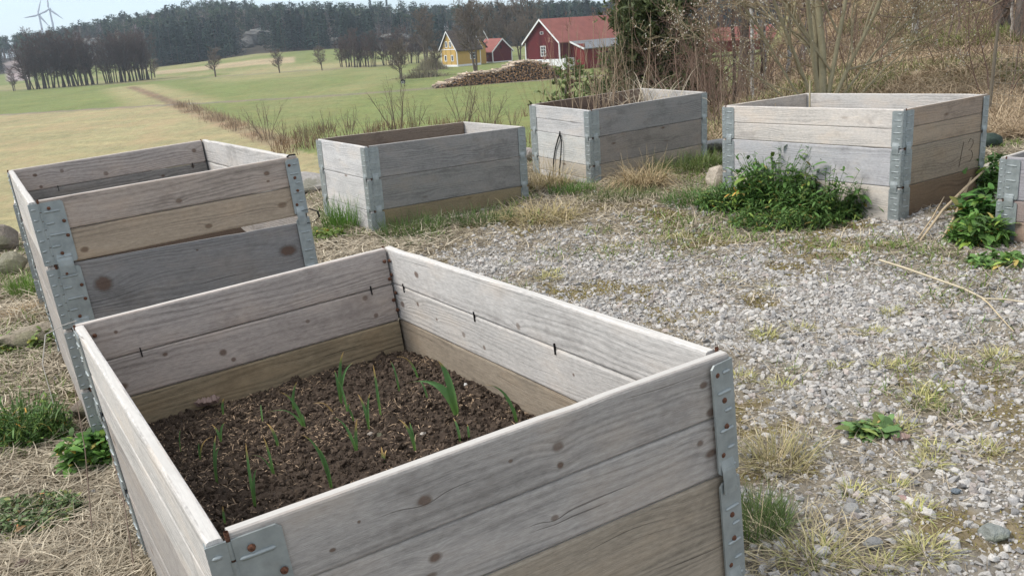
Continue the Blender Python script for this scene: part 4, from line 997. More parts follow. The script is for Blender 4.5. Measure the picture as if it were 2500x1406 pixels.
# bamboo cane in the pale bed and soil levels in the others
MFm = np.array(bedF.matrix_world)
def inF(u, v, w): return np.array([u-math.sin(.0387)*v, math.cos(.0387)*v, w]) @ MFm[:3, :3].T+MFm[:3, 3]
stick('cane', 'thin bamboo cane standing upright in the pale bed', [inF(.62, 1.02, .2), inF(.62, 1.03, .45), inF(.63, 1.04, .70)], [.006, .006, .0055], (.42, .36, .24), 'cane')
stick('cane', 'short thin twig standing at the far wall of the pale bed', [inF(.40, 1.12, .2), inF(.40, 1.12, .45), inF(.40, 1.12, .58)], [.003, .003, .002], (.42, .34, .24), 'cane')
for (M_, D_, sk_, w_, lab) in ((bedB, B_D, .0609, .42, 'dark soil and dead stalks low inside the tall bed'), (bedD, D_D, 0, .38, 'dark soil inside the grey bed'), (bedE, E_D, -.0297, .46, 'dark soil inside the overgrown bed'), (bedF, F_D, .0387, .36, 'dark soil inside the pale bed'), (bedC, (.79, 1.2), 0, .3, 'dark soil inside the low hidden bed'), (bedG, (.8, 1.2), 0, .3, 'dark soil inside the cut-off bed')):
    mm = np.array(M_.matrix_world); a = Acc(); gu, gv = np.meshgrid(np.linspace(TH, D_[0]-TH, 30), np.linspace(TH, D_[1]-TH, 40), indexing='ij'); idx = np.arange(gu.size).reshape(gu.shape)
    P = np.stack([gu-math.sin(sk_)*gv, math.cos(sk_)*gv, w_+.05*(fbm(gu*5, gv*5)-.5)], -1).reshape(-1, 3) @ mm[:3, :3].T+mm[:3, 3]
    a.add(P, np.stack([idx[:-1, :-1], idx[1:, :-1], idx[1:, 1:], idx[:-1, 1:]], -1).reshape(-1, 4), col=(.045, .032, .024)); tag(a.obj('soil', MSOIL), lab, 'soil', kind='stuff')
# ------------------------------------------------------------------ woody plants
def hit(px, py, y0=8., y1=400., drop=0.):
    d = ray(px, py); ys = np.geomspace(y0, y1, 3000); P = O3+d[None]*ys[:, None]; h = height(P[:, 0], P[:, 1])
    w = np.where(P[:, 2] <= h)[0]; i = w[0] if len(w) else len(ys)-1
    return np.array([P[i, 0], P[i, 1], h[i]])
def on(px, Y, py=100):
    d = ray(px, py); x = d[0]*Y; return np.array([x, Y, float(height(np.array(x), np.array(Y)))])
def grow(rg, P0, d, L, r, lv, out, prm, k=6):
    w = prm['wander'][lv]; up = prm['up'][lv]; pts = [np.array(P0, float)]; dd = unit(np.array(d, float)); step = L/(k-1)
    for i in range(k-1):
        dd = unit(dd+rg.normal(0, w, 3)+np.array([0, 0, up])); pts.append(pts[-1]+dd*step)
    pts = np.array(pts); rad = r*np.linspace(1, prm.get('tip', .35) if lv < prm['lv']-1 else .25, k); out[lv].append((pts, rad))
    if lv+1 < prm['lv']:
        n = prm['n'][lv]; n = rg.randint(max(1, int(n*.7)), int(n*1.3)+1)
        for j in range(n):
            f = prm['from'][lv]+(1-prm['from'][lv])*(j+rg.rand())/n; q = f*(k-1); i = min(int(q), k-2); p = pts[i]*(1-(q-i))+pts[i+1]*(q-i)
            ax = unit(pts[i+1]-pts[i]); perp = unit(np.cross(ax, rg.normal(0, 1, 3))); an = math.radians(rg.normal(prm['ang'][lv], 9))
            grow(rg, p, ax*math.cos(an)+perp*math.sin(an), L*prm['len'][lv]*rg.uniform(.6, 1.15)*(1-.45*f), max(rad[i]*prm['rr'][lv], prm['rmin']), lv+1, out, prm, k)
    return out
def wood_acc(out, col, colt, sides=(7, 5, 4, 3, 3)):
    acc = Acc()
    for lv, br in enumerate(out):
        if not br: continue
        P = np.array([b[0] for b in br]); R = np.array([b[1] for b in br]); V, Fc = tubes(P, R, sides[lv]); f = lv/max(1, len(out)-1)
        acc.add(V, Fc, col=np.array(col)*(1-f)+np.array(colt)*f, smooth=True)
    return acc
def bare_tree(seed, H, r, stems, prm, spread=.15, col=(.17, .14, .115), colt=(.16, .12, .10), base=.1):
    rg = np.random.RandomState(seed); out = [[] for _ in range(prm['lv'])]
    for i in range(stems):
        a_ = 2*math.pi*(i+rg.rand()*.6)/stems; s = spread*rg.uniform(.4, 1.3)
        grow(rg, (base*math.cos(a_)*(stems > 1), base*math.sin(a_)*(stems > 1), -.05), (s*math.cos(a_), s*math.sin(a_), 1), H*rg.uniform(.8, 1.05), r*rg.uniform(.75, 1.1), 0, out, prm)
    return out
PR_TREE = dict(lv=4, n=[13, 7, 6], len=[.42, .5, .45], ang=[48, 42, 40], up=[.03, .06, .04, .02], wander=[.05, .10, .14, .16], rr=[.42, .5, .5], rmin=.012, **{'from': [.25, .2, .2]})
PR_ALD = dict(lv=4, n=[24, 9, 6], len=[.32, .5, .5], ang=[55, 45, 40], up=[.02, .05, .03, .02], wander=[.04, .10, .14, .16], rr=[.4, .55, .6], rmin=.04, **{'from': [.24, .2, .1]})
PR_SHR = dict(lv=3, n=[9, 5], len=[.45, .5], ang=[32, 34], up=[.02, .05, .03], wander=[.07, .10, .12], rr=[.5, .55], rmin=.006, **{'from': [.2, .2]})
def tree_templates(n, seed, H, r, stems, prm, **kw):
    T_ = []
    for i in range(n):
        out = bare_tree(seed+i, H, r, stems, prm, **kw)
        c, ct = kw.get('col', (.17, .14, .115)), kw.get('colt', (.16, .12, .10))
        tr = wood_acc(out[:1], c, c).mesh('trunk', MTWIG)
        cr = Acc()
        for lv, br in enumerate(out[1:]):
            P = np.array([b[0] for b in br]); R = np.array([b[1] for b in br]); V, Fc = tubes(P, R, 4 if lv == 0 else 3); cr.add(V, Fc, col=np.array(c)*(1-lv/2)+np.array(ct)*lv/2)
        T_.append((tr, cr.mesh('crown', MTWIG)))
    return T_
def put_tree(T_, i, p, sc, rot, name, label, cat='tree', group=None):
    tr, cr = T_[i % len(T_)]; o = empty(name, label, cat, group, loc=p); o.rotation_euler = (0, 0, rot); o.scale = (sc, sc, sc)
    link('trunk', tr, o); link('crown', cr, o); return o
# ------------------------------------------------------------------ trees of the fields
ALD = tree_templates(4, 100, 15., .26, 3, PR_ALD, spread=.10, col=(.10, .085, .075), colt=(.13, .09, .08), base=.7)
rg = np.random.RandomState(77)
alx = [35, 72, 88, 101, 114, 127, 151, 162, 174, 187, 197, 208, 221, 233, 264, 277, 292, 302, 310, 322, 333, 345, 354, 366]
for i, px in enumerate(alx):
    py = 222-(px-60)*.085; p = onz(px, py, FZ-.1); sc = rg.uniform(.74, 1.12) if px > 50 else .4
    put_tree(ALD, i, p, sc*(.95 if px < 360 else .8), rg.uniform(0, 6), 'alder_tree', 'bare dark alder tree in the long dense row across the far fields', 'tree', 'alder row across the far fields')
SNG = tree_templates(3, 200, 9., .2, 2, dict(PR_TREE, n=[20, 10, 7], len=[.5, .5, .45], rmin=.04), col=(.13, .105, .085), colt=(.18, .145, .115))
for (px, py, hpx, lab, k) in ((379, 192, 42, 'small bare tree just right of the long alder row', 0), (527, 189, 62, 'bushy leafless tree in the field left of two round trees', 0), (683, 180, 46, 'round leafless tree in the green field, left of its twin', 1), (787, 174, 46, 'round leafless tree in the green field, right of its twin', 2),
        (981, 200, 82, 'slender leafless tree with a clear trunk behind the tiny black box house', 1)):
    p = onz(px, py, FZ-.05); d = (RN@(p-O3))[2]; put_tree(SNG, k, p, hpx/F_PX*d/9.*1.08, k*2., 'field_tree', lab)
for i, (px, py) in enumerate([(835, 166), (848, 166), (858, 165), (868, 166), (880, 165), (892, 164), (903, 165), (914, 164), (940, 161), (955, 161), (968, 160), (985, 158), (1002, 156), (1020, 155), (1040, 152)]):
    p = onz(px, py, FZ); put_tree(ALD, i+1, p, rg.uniform(.52, .66), rg.uniform(0, 6), 'alder_tree', 'bare tree in the thicket between the green field and the yellow house', 'tree', 'bare trees left of the yellow house')
for (px, Y, H, lab, k) in ((1160, 178, 12.5, 'large leafless tree in front of the yellow house and red shed', 1), (1065, 195, 6, 'leafless bush left of the yellow house gable', 0), (1270, 225, 9, 'leafless tree between the red shed and the barn', 2), (1140, 235, 15, 'tall leafless tree behind the yellow house roof', 0), (1235, 250, 14, 'tall leafless tree behind the red shed', 1), (1295, 245, 16, 'tall bare tree behind the left barn eave', 2), (1200, 260, 15, 'bare tree behind the chimney-like pole', 0), (1040, 240, 13, 'bare tree left of the yellow house', 1)):
    p = np.array([ray(px, 150)[0]*Y, Y, FZ]); put_tree(SNG, k, p, H/9., k+.7*px, 'field_tree', lab)
# shrubs along the ditch below the yard
SHR = tree_templates(4, 300, 3.6, .035, 6, PR_SHR, spread=.32, col=(.15, .115, .085), colt=(.19, .14, .105), base=.3)
for (px, py, hpx, k, lab) in ((652, 345, 100, 0, 'leafless alder shrub by the ditch, above the gap between the two left beds'), (968, 322, 125, 1, 'tall leafless shrub rising behind the middle of the grey bed'), (1012, 322, 80, 2, 'smaller leafless shrub right of the tallest one behind the grey bed'),
        (1135, 318, 118, 3, 'leafless shrub behind the far corner of the grey bed'), (1195, 315, 105, 0, 'leafless shrub behind the right part of the grey bed'), (745, 352, 62, 1, 'low leafless shrub left above the grey bed'), (798, 345, 72, 2, 'thin leafless shrub above the left corner of the grey bed'), (852, 340, 75, 3, 'spindly leafless shrub behind the back board of the grey bed, left part'), (900, 335, 55, 0, 'small leafless shrub behind the back board of the grey bed, centre'), (690, 340, 50, 2, 'small leafless shrub right of the ditch shrub'),
        (1255, 318, 60, 1, 'low leafless shrub left of the overgrown bed')):
    p = onz(px, py, FZ-.1); d = (RN@(p-O3))[2]; put_tree(SHR, k, p, hpx/F_PX*d/3.6, px, 'bare_shrub', lab, 'shrub')
def twigs(acc, P0, H, n_seg, rg, w, c1, c2, lean=.35, mi=0):
    n = len(P0); a_ = rg.uniform(0, 6.28, n); t = np.linspace(0, 1, n_seg)[None]; ln = rg.normal(0, lean, n)
    bx_ = rg.normal(0, .12, (n, 1))*t**2
    hx = (ln[:, None]*t+bx_)*H[:, None]; P = np.stack([P0[:, 0:1]+np.cos(a_)[:, None]*hx, P0[:, 1:2]+np.sin(a_)[:, None]*hx, P0[:, 2:3]+t*H[:, None]], -1)
    S = unit(np.stack([rg.normal(0, 1, n)+1.2, rg.normal(0, 1, n)*.6, np.zeros(n)], -1)); W = w[:, None]*np.linspace(1, .35, n_seg)[None]
    V, Fc = ribbons(P, W, S); f = rg.rand(n, 1); cc = (np.array(c1)*f+np.array(c2)*(1-f))*rg.uniform(.6, 1.35, (n, 1)); acc.add(V, Fc, col=np.repeat(cc, 2*n_seg, 0), mi=mi)
acc = Acc(); rg = np.random.RandomState(4)
N = 3600; f = rg.rand(N)**.8; base = DA[None]*(1-f[:, None]*1.)+DB[None]*f[:, None]; base = base+rg.normal(0, .8, (N, 2))
cl = (fbm(base[:, 0]*.25, base[:, 1]*.25) > .47) & (rg.rand(N) > f*.45); base = base[cl]; N = len(base)
z = height(base[:, 0], base[:, 1]); twigs(acc, np.column_stack([base, z]), rg.uniform(.2, .95, N), 3, rg, rg.uniform(.012, .03, N), (.34, .26, .17), (.24, .175, .12))
N = 4500; px_ = rg.uniform(640, 1290, N); Y = rg.uniform(60, 84, N); xx = np.interp(px_, [0, 2500], [ray(0, 330)[0], ray(2500, 330)[0]])*Y
xx2 = np.array(xx); tw = height(xx2, Y); k_ = fbm(xx2*.3, Y*.2) > .56; twigs(acc, np.column_stack([xx2, Y, tw])[k_], rg.uniform(.2, 1.1, N)[k_], 3, rg, rg.uniform(.012, .03, N)[k_], (.25, .17, .10), (.16, .11, .07))
tag(acc.obj('ditch_brush', MTWIG), 'brown leafless brush along the ditch between the tan and the green field', 'brush', kind='stuff')

# ------------------------------------------------------------------ farm buildings
def quad(acc, a_, b_, c_, d_, mi=0): acc.add(np.array([a_, b_, c_, d_]), [(0, 1, 2, 3)], mi=mi)
class House:
    """gable house: P0 ground corner, g unit vector along the gable wall, l along the ridge"""
    def __init__(s, name, label, P0, g, l, Wd, Ln, eave, ridge, wall, roof, cat, over=.45, base=None, baseh=.5, trim=MWHT, group=None):
        s.P0 = np.array(P0, float); s.g = np.array([*g, 0.])/np.hypot(*g); s.l = np.array([*l, 0.])/np.hypot(*l); s.W, s.L, s.e, s.r = Wd, Ln, eave, ridge
        s.root = empty(name, label, cat, group, loc=s.P0)
        a = Acc(); p = s.loc
        F_ = [[p(0, 0, 0), p(Wd, 0, 0), p(Wd, 0, eave), p(Wd/2, 0, ridge), p(0, 0, eave)], [p(0, Ln, 0), p(0, Ln, eave), p(Wd/2, Ln, ridge), p(Wd, Ln, eave), p(Wd, Ln, 0)]]
        for f in F_: a.add(np.array(f), [tuple(range(5))])
        quad(a, p(0, 0, 0), p(0, 0, eave), p(0, Ln, eave), p(0, Ln, 0)); quad(a, p(Wd, 0, 0), p(Wd, Ln, 0), p(Wd, Ln, eave), p(Wd, 0, eave))
        a.obj('wall', wall, s.root)
        a = Acc(); sl = (ridge-eave)/(Wd/2); o = over
        for sgn in (0, 1):
            u0, u1 = (-o, Wd/2) if sgn == 0 else (Wd+o, Wd/2); z0 = eave-o*sl
            for dz in (0.02, .22): quad(a, p(u0, -o, z0+dz), p(u0, Ln+o, z0+dz), p(u1, Ln+o, ridge+dz), p(u1, -o, ridge+dz))
            quad(a, p(u0, -o, z0+.02), p(u0, -o, z0+.22), p(u0, Ln+o, z0+.22), p(u0, Ln+o, z0+.02))
        a.obj('roof', roof, s.root)
        if trim:
            a = Acc()
            for v0 in (-o-.04, Ln+o):
                for u0, u1 in ((-o, Wd/2), (Wd+o, Wd/2)):
                    z0 = eave-o*sl
                    P_ = [p(u0, v0, z0-.12), p(u1, v0, ridge-.12), p(u1, v0, ridge+.26), p(u0, v0, z0+.26)]; P2 = [p(u0, v0+.04, z0-.12), p(u1, v0+.04, ridge-.12), p(u1, v0+.04, ridge+.26), p(u0, v0+.04, z0+.26)]
                    a.add(np.array(P_+P2), [(0, 1, 2, 3), (4, 7, 6, 5), (0, 4, 5, 1), (3, 2, 6, 7), (0, 3, 7, 4), (1, 5, 6, 2)])
            for u in (0, Wd):
                for v in (0, Ln): s.box(u-.1, u+.1, v-.1, v+.1, baseh if base else 0, eave-.1, acc=a)
            a.obj('trim', trim, s.root)
        if base:
            a = Acc(); s.box(-.06, Wd+.06, -.06, Ln+.06, -.3, baseh, acc=a); a.obj('foundation', base, s.root)
    def loc(s, u, v, z): return s.g*u+s.l*v+np.array([0, 0, z])
    def box(s, u0, u1, v0, v1, z0, z1, acc=None):
        V = [s.loc(u, v, z) for z in (z0, z1) for v in (v0, v1) for u in (u0, u1)]; Fc = [[0, 2, 3, 1], [4, 5, 7, 6], [0, 1, 5, 4], [2, 6, 7, 3], [0, 4, 6, 2], [1, 3, 7, 5]]
        acc.add(np.array(V), Fc); return acc
    def window(s, face, c, z, w, h, frame=MWHT, fw=.14, bars=0, name='window', glass=MGLASS):
        def bx_(a0, a1, z0, z1, o0, o1, acc):
            if face == 'g': s.box(a0, a1, o0, o1, z0, z1, acc)
            elif face == 'l0': s.box(o0, o1, a0, a1, z0, z1, acc)
            else: s.box(s.W-o1, s.W-o0, a0, a1, z0, z1, acc)
        a = Acc(); 
        for q in ((c-w/2-fw, c-w/2, z-fw, z+h+fw), (c+w/2, c+w/2+fw, z-fw, z+h+fw), (c-w/2, c+w/2, z-fw, z), (c-w/2, c+w/2, z+h, z+h+fw)): bx_(*q, -.09, .02, a)
        for b in range(bars): zz_ = z+h*(b+1)/(bars+1); bx_(c-w/2, c+w/2, zz_-.035, zz_+.035, -.06, .0, a)
        if bars: bx_(c-.04, c+.04, z, z+h, -.065, -.01, a)
        f = a.obj(name, frame, s.root); a = Acc(); bx_(c-w/2, c+w/2, z, z+h, -.035, -.01, a); a.obj('pane', glass, f)
        return f
# big barn (gable wall seen front left, long wall running away to the right)
P0 = onz(1368, 173, FZ); gd = (-.66, .75); ld = (.80, .60)
bn = House('barn', 'big dark red barn with faded red roof and white foundation beyond the log pile', P0, gd, ld, 9.0, 34, 5.3, 9.2, MRED, MROOFR, 'barn', .5, MWHT, 2.1)
bn.window('g', 4.2, 2.75, 1.1, 1.65, bars=2); bn.window('g', 4.4, 6.7, .7, .35, fw=.06, name='gable_hatch', glass=MDARK)
a = Acc(); bn.box(4.7, 5.4, -.09, 0, 1.35, 1.9, a); a.obj('cellar_window', MDARK, bn.root)
# lean-to on the long wall (outwards = -g)
a = Acc(); bn.box(-3.6, -.12, 2.6, 2.8, 0, 4.6, a); bn.box(-3.6, -3.45, 2.8, 7.2, 0, 3.9, a); bn.box(-3.6, -3.45, 7.2, 26, 2.9, 3.9, a)
for v in (10.4, 14.2, 18., 22., 26.): bn.box(-3.62, -3.42, v-.25, v+.25, 0, 2.9, a)
lt = a.obj('lean_to', MRED2, bn.root)
a = Acc(); bn.box(-.3, -.14, 2.9, 26, .02, 3.6, a); bn.box(-3.4, -.3, 7.5, 26, .01, .05, a); a.obj('opening', MDARK, bn.root)  # near-black wall and floor sheets paint the shade under the lean-to
a = Acc(); quad(a, bn.loc(-4.1, 2.2, 3.75), bn.loc(-4.1, 26.5, 3.75), bn.loc(-.1, 26.5, 5.25), bn.loc(-.1, 2.2, 5.25)); quad(a, bn.loc(-4.1, 2.2, 3.6), bn.loc(-4.1, 26.5, 3.6), bn.loc(-.1, 26.5, 5.1), bn.loc(-.1, 2.2, 5.1)); quad(a, bn.loc(-4.1, 2.2, 3.6), bn.loc(-4.1, 2.2, 3.75), bn.loc(-4.1, 26.5, 3.75), bn.loc(-4.1, 26.5, 3.6)); lr = a.obj('lean_to_roof', MROOFG, bn.root)
a = Acc(); V = np.array([bn.loc(-4.12, 2.1, 3.5), bn.loc(-.1, 2.1, 5.0), bn.loc(-.1, 2.1, 5.3), bn.loc(-4.12, 2.1, 3.8)]); a.add(np.vstack([V, V+bn.l*.08]), [(0, 1, 2, 3), (4, 7, 6, 5), (0, 4, 5, 1), (3, 2, 6, 7)]); a.obj('trim', MWHT, bn.root)
a = Acc(); bn.box(-1.1, -.06, -.05, 2.55, -.2, 2.2, a); a.obj('foundation', MWHT, bn.root)
for (u, v, w_, h_, lab) in ((-3.0, 9.0, 1.1, 1.3, 'pale sack pile under the barn lean-to, left'), (-2.9, 12.2, .9, .9, 'pale crate heap under the barn lean-to, right')):
    a = Acc(); T0 = rockT[3]; a.add(T0[0]*[w_, w_, h_*1.2], T0[1], col=(.4, .38, .36)); o = a.obj('sack_pile', MROCK); o.location = P0+bn.loc(u, v, h_*.5); tag(o, lab, 'sacks')
# second farm building showing red between the trunks
P2 = np.array([ray(1725, 100)[0]*172, 172, FZ+1.0])
h2 = House('outbuilding', 'long low red-roofed outbuilding showing through the trees right of the barn', P2, (-.2, .98), (.99, .12), 8, 15, 2.2, 4.4, MRED2, MROOFR, 'building', .5, None, .0, MWHT)
# yellow house
P0 = onz(1118, 164.5, FZ); yg = (-.62, .78); yl = (.83, .56)
yh = House('yellow_house', 'yellow wooden house with white corners and steep brown roof', P0, yg, yl, 6.3, 6.6, 4.2, 8.1, MYEL, MROOFB, 'house', .5, MWHT, .55)
for c in (1.9, 4.6): yh.window('g', c, 1.5, .62, 1.15, bars=0, fw=.16); 
for c in (2.35, 3.95): yh.window('g', c, 4.7, .6, 1.1, fw=.16)
a = Acc(); yh.box(0, 6.3, -.05, 0, 4.0, 4.18, a); a.obj('trim', MWHT, yh.root)
yh.window('l0', 4.4, 1.7, 1.2, 1.2, bars=1, fw=.18)
# cross gable on the right of the roof
dg = House('porch_gable', None, P0+yh.loc(4.2, 8.2, 0), yl, (-yl[1], yl[0]), 3.2, 4, 4.2, 6.0, MYEL, MROOFB, None, .4, None, 0, None)
for k_ in ('label', 'category'):
    if k_ in dg.root: del dg.root[k_]
for ch in list(dg.root.children):
    ch.name = {'w': 'porch_wall', 'r': 'porch_roof', 't': 'porch_trim'}[ch.name[0]]; ch.parent = yh.root; ch.location = Vector(dg.root.location)-Vector(yh.root.location)
bpy.data.objects.remove(dg.root)
# red shed in front
P0 = onz(1204, 154.5, FZ)
rs = House('red_shed', 'dark red shed with orange tiled roof beside the yellow house', P0, (.86, .50), (-.52, .85), 5.6, 7.2, 2.9, 5.6, MRED, MROOFR, 'shed', .45, MWHT, .3)
rs.window('g', 2.5, 3.3, .5, .9, MRED2, .05, name='hatch', glass=MDARK)
for c in (2.3, 4.6): rs.window('l0', c, 1.4, .7, .45, MRED2, .1, name='hatch')
# slanting pole above the shed roof
stick('pole', 'white and dark slanting pole sticking up behind the red shed roof', [at(1192, 98, 214), at(1186, 87, 214), at(1180, 76, 214)], [.12, .12, .12], (.6, .6, .6), 'pole')
# tiny black box house on the field
P0 = onz(984, 212, FZ); 
kb = House('box_house', 'tiny black house-shaped box with white front standing on posts in the field', P0+[-.35, 0, .5], (1, .05), (-.05, 1), .75, .6, .42, .68, MDARK, MDARK, 'box', .1, None, 0, None)
kb.window('g', .37, .08, .34, .24, MWHT, .05, name='front_panel')
a = Acc(); kb.box(.05, .12, .1, .17, -.6, 0, a); kb.box(.62, .69, .1, .17, -.6, 0, a); a.obj('post', MDARK, kb.root)
# ------------------------------------------------------------------ log pile and brush pile
rg = np.random.RandomState(8)
prof_px = [1062, 1080, 1100, 1125, 1150, 1175, 1200, 1225, 1245, 1262, 1280, 1300, 1320, 1345, 1370, 1388]
prof_h = [.15, .6, .9, 1.6, 2.0, 2.1, 2.05, 2.2, 2.7, 3.25, 3.5, 3.4, 3.0, 2.1, 1.2, .4]
L0, L1 = onz(1062, 216, FZ), onz(1388, 188.5, FZ); ax = L1-L0; Lw_ = np.hypot(ax[0], ax[1]); ax = ax/Lw_; nx_ = np.array([ax[1], -ax[0], 0]); nx_ = -nx_ if nx_[1] > 0 else nx_
th12 = np.linspace(0, 2*math.pi, 9)[:-1]
def log_mesh(acc, c, d, L, r, end, bark):
    d = unit(d); a_ = unit(np.cross(d, [0, 0, 1])); b_ = np.cross(d, a_); ring = a_[None]*np.cos(th12)[:, None]+b_[None]*np.sin(th12)[:, None]
    V = np.vstack([c-d*L/2+ring*r, c+d*L/2+ring*r*.93]); i = np.arange(8); acc.add(V, np.stack([i, (i+1) % 8, (i+1) % 8+8, i+8], -1), col=bark)
    for o_ in (0, 8): acc.add(V[o_:o_+8], [tuple(range(8))], col=end)
acc = Acc()
s = 0.; 
rows = []
for zrow in range(22):
    zc_ = .12+zrow*.185; s = rg.uniform(0, .2)
    while s < Lw_:
        r = rg.uniform(.075, .15); pxs = 1062+s/Lw_*326; hmax = np.interp(pxs, prof_px, prof_h)*.82
        if zc_ < hmax: 
            c = L0+ax*s+np.array([0, 0, zc_+rg.uniform(-.05, .05)])-nx_*(.9+rg.uniform(-.25, .25)-zrow*-.02)
            e = C(.42, .24, .13)*rg.uniform(.35, 1.5)*(C(1, 1, 1) if rg.rand() < .7 else C(.8, .9, 1.1)); log_mesh(acc, c, nx_+rg.normal(0, .06, 3), 3., r, e, C(.24, .19, .155)*rg.uniform(.5, 1.4))
        s += .20+rg.uniform(0, .07)
for i in range(230):
    s = rg.rand()*Lw_; pxs = 1062+s/Lw_*326; hmax = np.interp(pxs, prof_px, prof_h)*.86; c = L0+ax*s+np.array([0, 0, hmax+rg.uniform(-.1, .15)])-nx_*rg.uniform(.2, 2.2)
    d = nx_+ax*rg.normal(0, .9)+np.array([0, 0, rg.normal(0, .12)]); log_mesh(acc, c, d, rg.uniform(1.2, 3), rg.uniform(.06, .12), C(.5, .38, .27), C(.46, .38, .30)*rg.uniform(.6, 1.3))
tag(acc.obj('log_pile', MTWIG), 'long heap of stacked firewood logs in front of the barn', 'log pile', kind='stuff')
acc = Acc(); c0 = onz(1035, 190, FZ); N = 900; P_ = c0+np.column_stack([rg.normal(0, 3.2, N), rg.normal(0, 1.2, N), np.zeros(N)]); twigs(acc, P_, rg.uniform(.4, 2.1, N)*np.exp(-((P_[:, 0]-c0[0])/4.5)**2), 3, rg, rg.uniform(.02, .05, N), (.22, .20, .14), (.16, .13, .10), .9)
tag(acc.obj('brush_pile', MTWIG), 'grey-brown heap of cut branches left of the log pile', 'brush pile')
acc = Acc(); c0 = onz(1052, 172, FZ); N = 1500; P_ = c0+np.column_stack([rg.normal(0, 1.9, N), rg.normal(0, 1.2, N), np.zeros(N)]); twigs(acc, P_, rg.uniform(.8, 3.4, N)*np.exp(-((P_[:, 0]-c0[0])/3.4)**2), 3, rg, rg.uniform(.02, .05, N), (.30, .27, .18), (.2, .17, .12), .3)
tag(acc.obj('willow_bush', MTWIG), 'pale bushy shrub beside the left corner of the yellow house', 'shrub')
# ------------------------------------------------------------------ far forest
def clump_tris(rg, c, n, r, sz, flat=.6):
    p = c+rg.normal(0, 1, (n, 3))*r*[1, 1, flat]; d1 = unit(rg.normal(0, 1, (n, 3)))*sz*rg.uniform(.6, 1.3, (n, 1)); d2 = unit(rg.normal(0, 1, (n, 3)))*sz*rg.uniform(.6, 1.3, (n, 1))
    V = np.stack([p-d1*.5, p+d1*.5, p+d2], 1).reshape(-1, 3); return V, np.arange(n*3).reshape(-1, 3)
def tri_tube(p0, p1, r):
    V, Fq = tubes(np.array([[p0, p1]]), np.array([[r, r*.5]]), 3); F3 = np.concatenate([Fq[:, [0, 1, 2]], Fq[:, [0, 2, 3]]]); return V, F3
def T_join(parts):
    Vs, Fs, Cs = [], [], []; n = 0
    for V, Fc, c in parts:
        Vs.append(V); Fs.append(Fc+n); n += len(V); c = np.asarray(c, float); c = np.tile(c, (len(V), 1)) if c.ndim == 1 else c; Cs.append(np.hstack([c, np.ones((len(c), 1))]))
    return np.vstack(Vs), np.vstack(Fs), np.vstack(Cs)
rg = np.random.RandomState(15)
def far_pine():
    H = 1.; pr = [(*tri_tube((0, 0, 0), (rg.normal(0, .02), rg.normal(0, .02), .93), .014), (.16, .11, .085))]
    for i in range(rg.randint(9, 14)):
        z_ = rg.uniform(.5, 1.)**.9; a_ = rg.uniform(0, 6.28); rr2 = rg.uniform(.02, .17)*(1.15-(z_-.5)*1.3); V, Fc = clump_tris(rg, np.array([rr2*math.cos(a_), rr2*math.sin(a_), z_-.02]), 20, .042, .042, .5); s = rg.uniform(.6, 1.35)
        pr.append((V, Fc, C(.046, .066, .038)*s))
    return T_join(pr)
def far_spruce():
    pr = [(*tri_tube((0, 0, 0), (0, 0, .98), .012), (.1, .08, .07))]; n = 260; z_ = rg.uniform(.06, 1., n)**.85; rad = (1-z_)*.21*rg.uniform(.4, 1.1, n)+.006; a_ = rg.uniform(0, 6.28, n)
    c = np.stack([rad*np.cos(a_), rad*np.sin(a_), z_], -1); d = np.stack([np.cos(a_), np.sin(a_), np.full(n, -.45)], -1)*.055*rg.uniform(.5, 1.3, (n, 1)); s_ = np.stack([-np.sin(a_), np.cos(a_), np.zeros(n)], -1)*.03
    V = np.stack([c-s_, c+s_, c+d], 1).reshape(-1, 3); pr.append((V, np.arange(3*n).reshape(-1, 3), np.repeat(C(.026, .042, .030)*rg.uniform(.6, 1.4, (n, 1)), 3, 0))); return T_join(pr)
def far_bare(c_):
    pr = [(*tri_tube((0, 0, 0), (rg.normal(0, .03), 0, .9), .011), np.array(c_)*1.3)]; n = 210; z_ = rg.uniform(.28, .95, n); a_ = rg.uniform(0, 6.28, n); rad = .16*np.sin(np.clip((z_-.2)/.8, 0, 1)*3.1)*rg.uniform(0, 1, n)
    c = np.stack([rad*np.cos(a_), rad*np.sin(a_), z_], -1); d = unit(np.stack([np.cos(a_)*.6, np.sin(a_)*.6, rg.uniform(.5, 1.4, n)], -1))*rg.uniform(.05, .13, (n, 1)); s_ = np.stack([-np.sin(a_), np.cos(a_), np.zeros(n)], -1)*.006
    V = np.stack([c-s_, c+s_, c+d], 1).reshape(-1, 3); pr.append((V, np.arange(3*n).reshape(-1, 3), np.repeat(np.array(c_)*rg.uniform(.6, 1.4, (n, 1)), 3, 0))); return T_join(pr)
TP = [far_pine() for _ in range(8)]; TS = [far_spruce() for _ in range(5)]; TB = [far_bare((.145, .115, .105)) for _ in range(5)]+[far_bare((.22, .19, .17)) for _ in range(2)]
ROCKS = ((1085, 72, 500, (13, 6, 5), 'pale rock outcrop on the ridge above the yellow house'), (960, 86, 470, (18, 6, 5), 'long grey rock outcrop in the middle of the wooded ridge'), (630, 78, 440, (12, 6, 7), 'grey rock face between the trees left of centre'), (600, 98, 430, (7, 5, 6), 'small grey rock face below the larger one'), (225, 98, 500, (16, 6, 5), 'pale rock ledge high in the wood above the alder row'), (815, 95, 430, (7, 4, 4), 'grey rock low in the wood left of the long outcrop'))
N = 11000; tt_ = rg.uniform(_tc[0]*1.02, .62, N); Yf = rg.uniform(374, 640, N)**1.; x = tt_*Yf; y = Yf
pxq = project(np.stack([x, y, np.full(N, -3.)], 1))[0]
fe = np.where(pxq < 380, 428, 376); k_ = (y > fe) & ~((pxq > 10) & (pxq < 52) & (y < 560)); x, y, pxq, tt_ = x[k_], y[k_], pxq[k_], tt_[k_]; N = len(x)
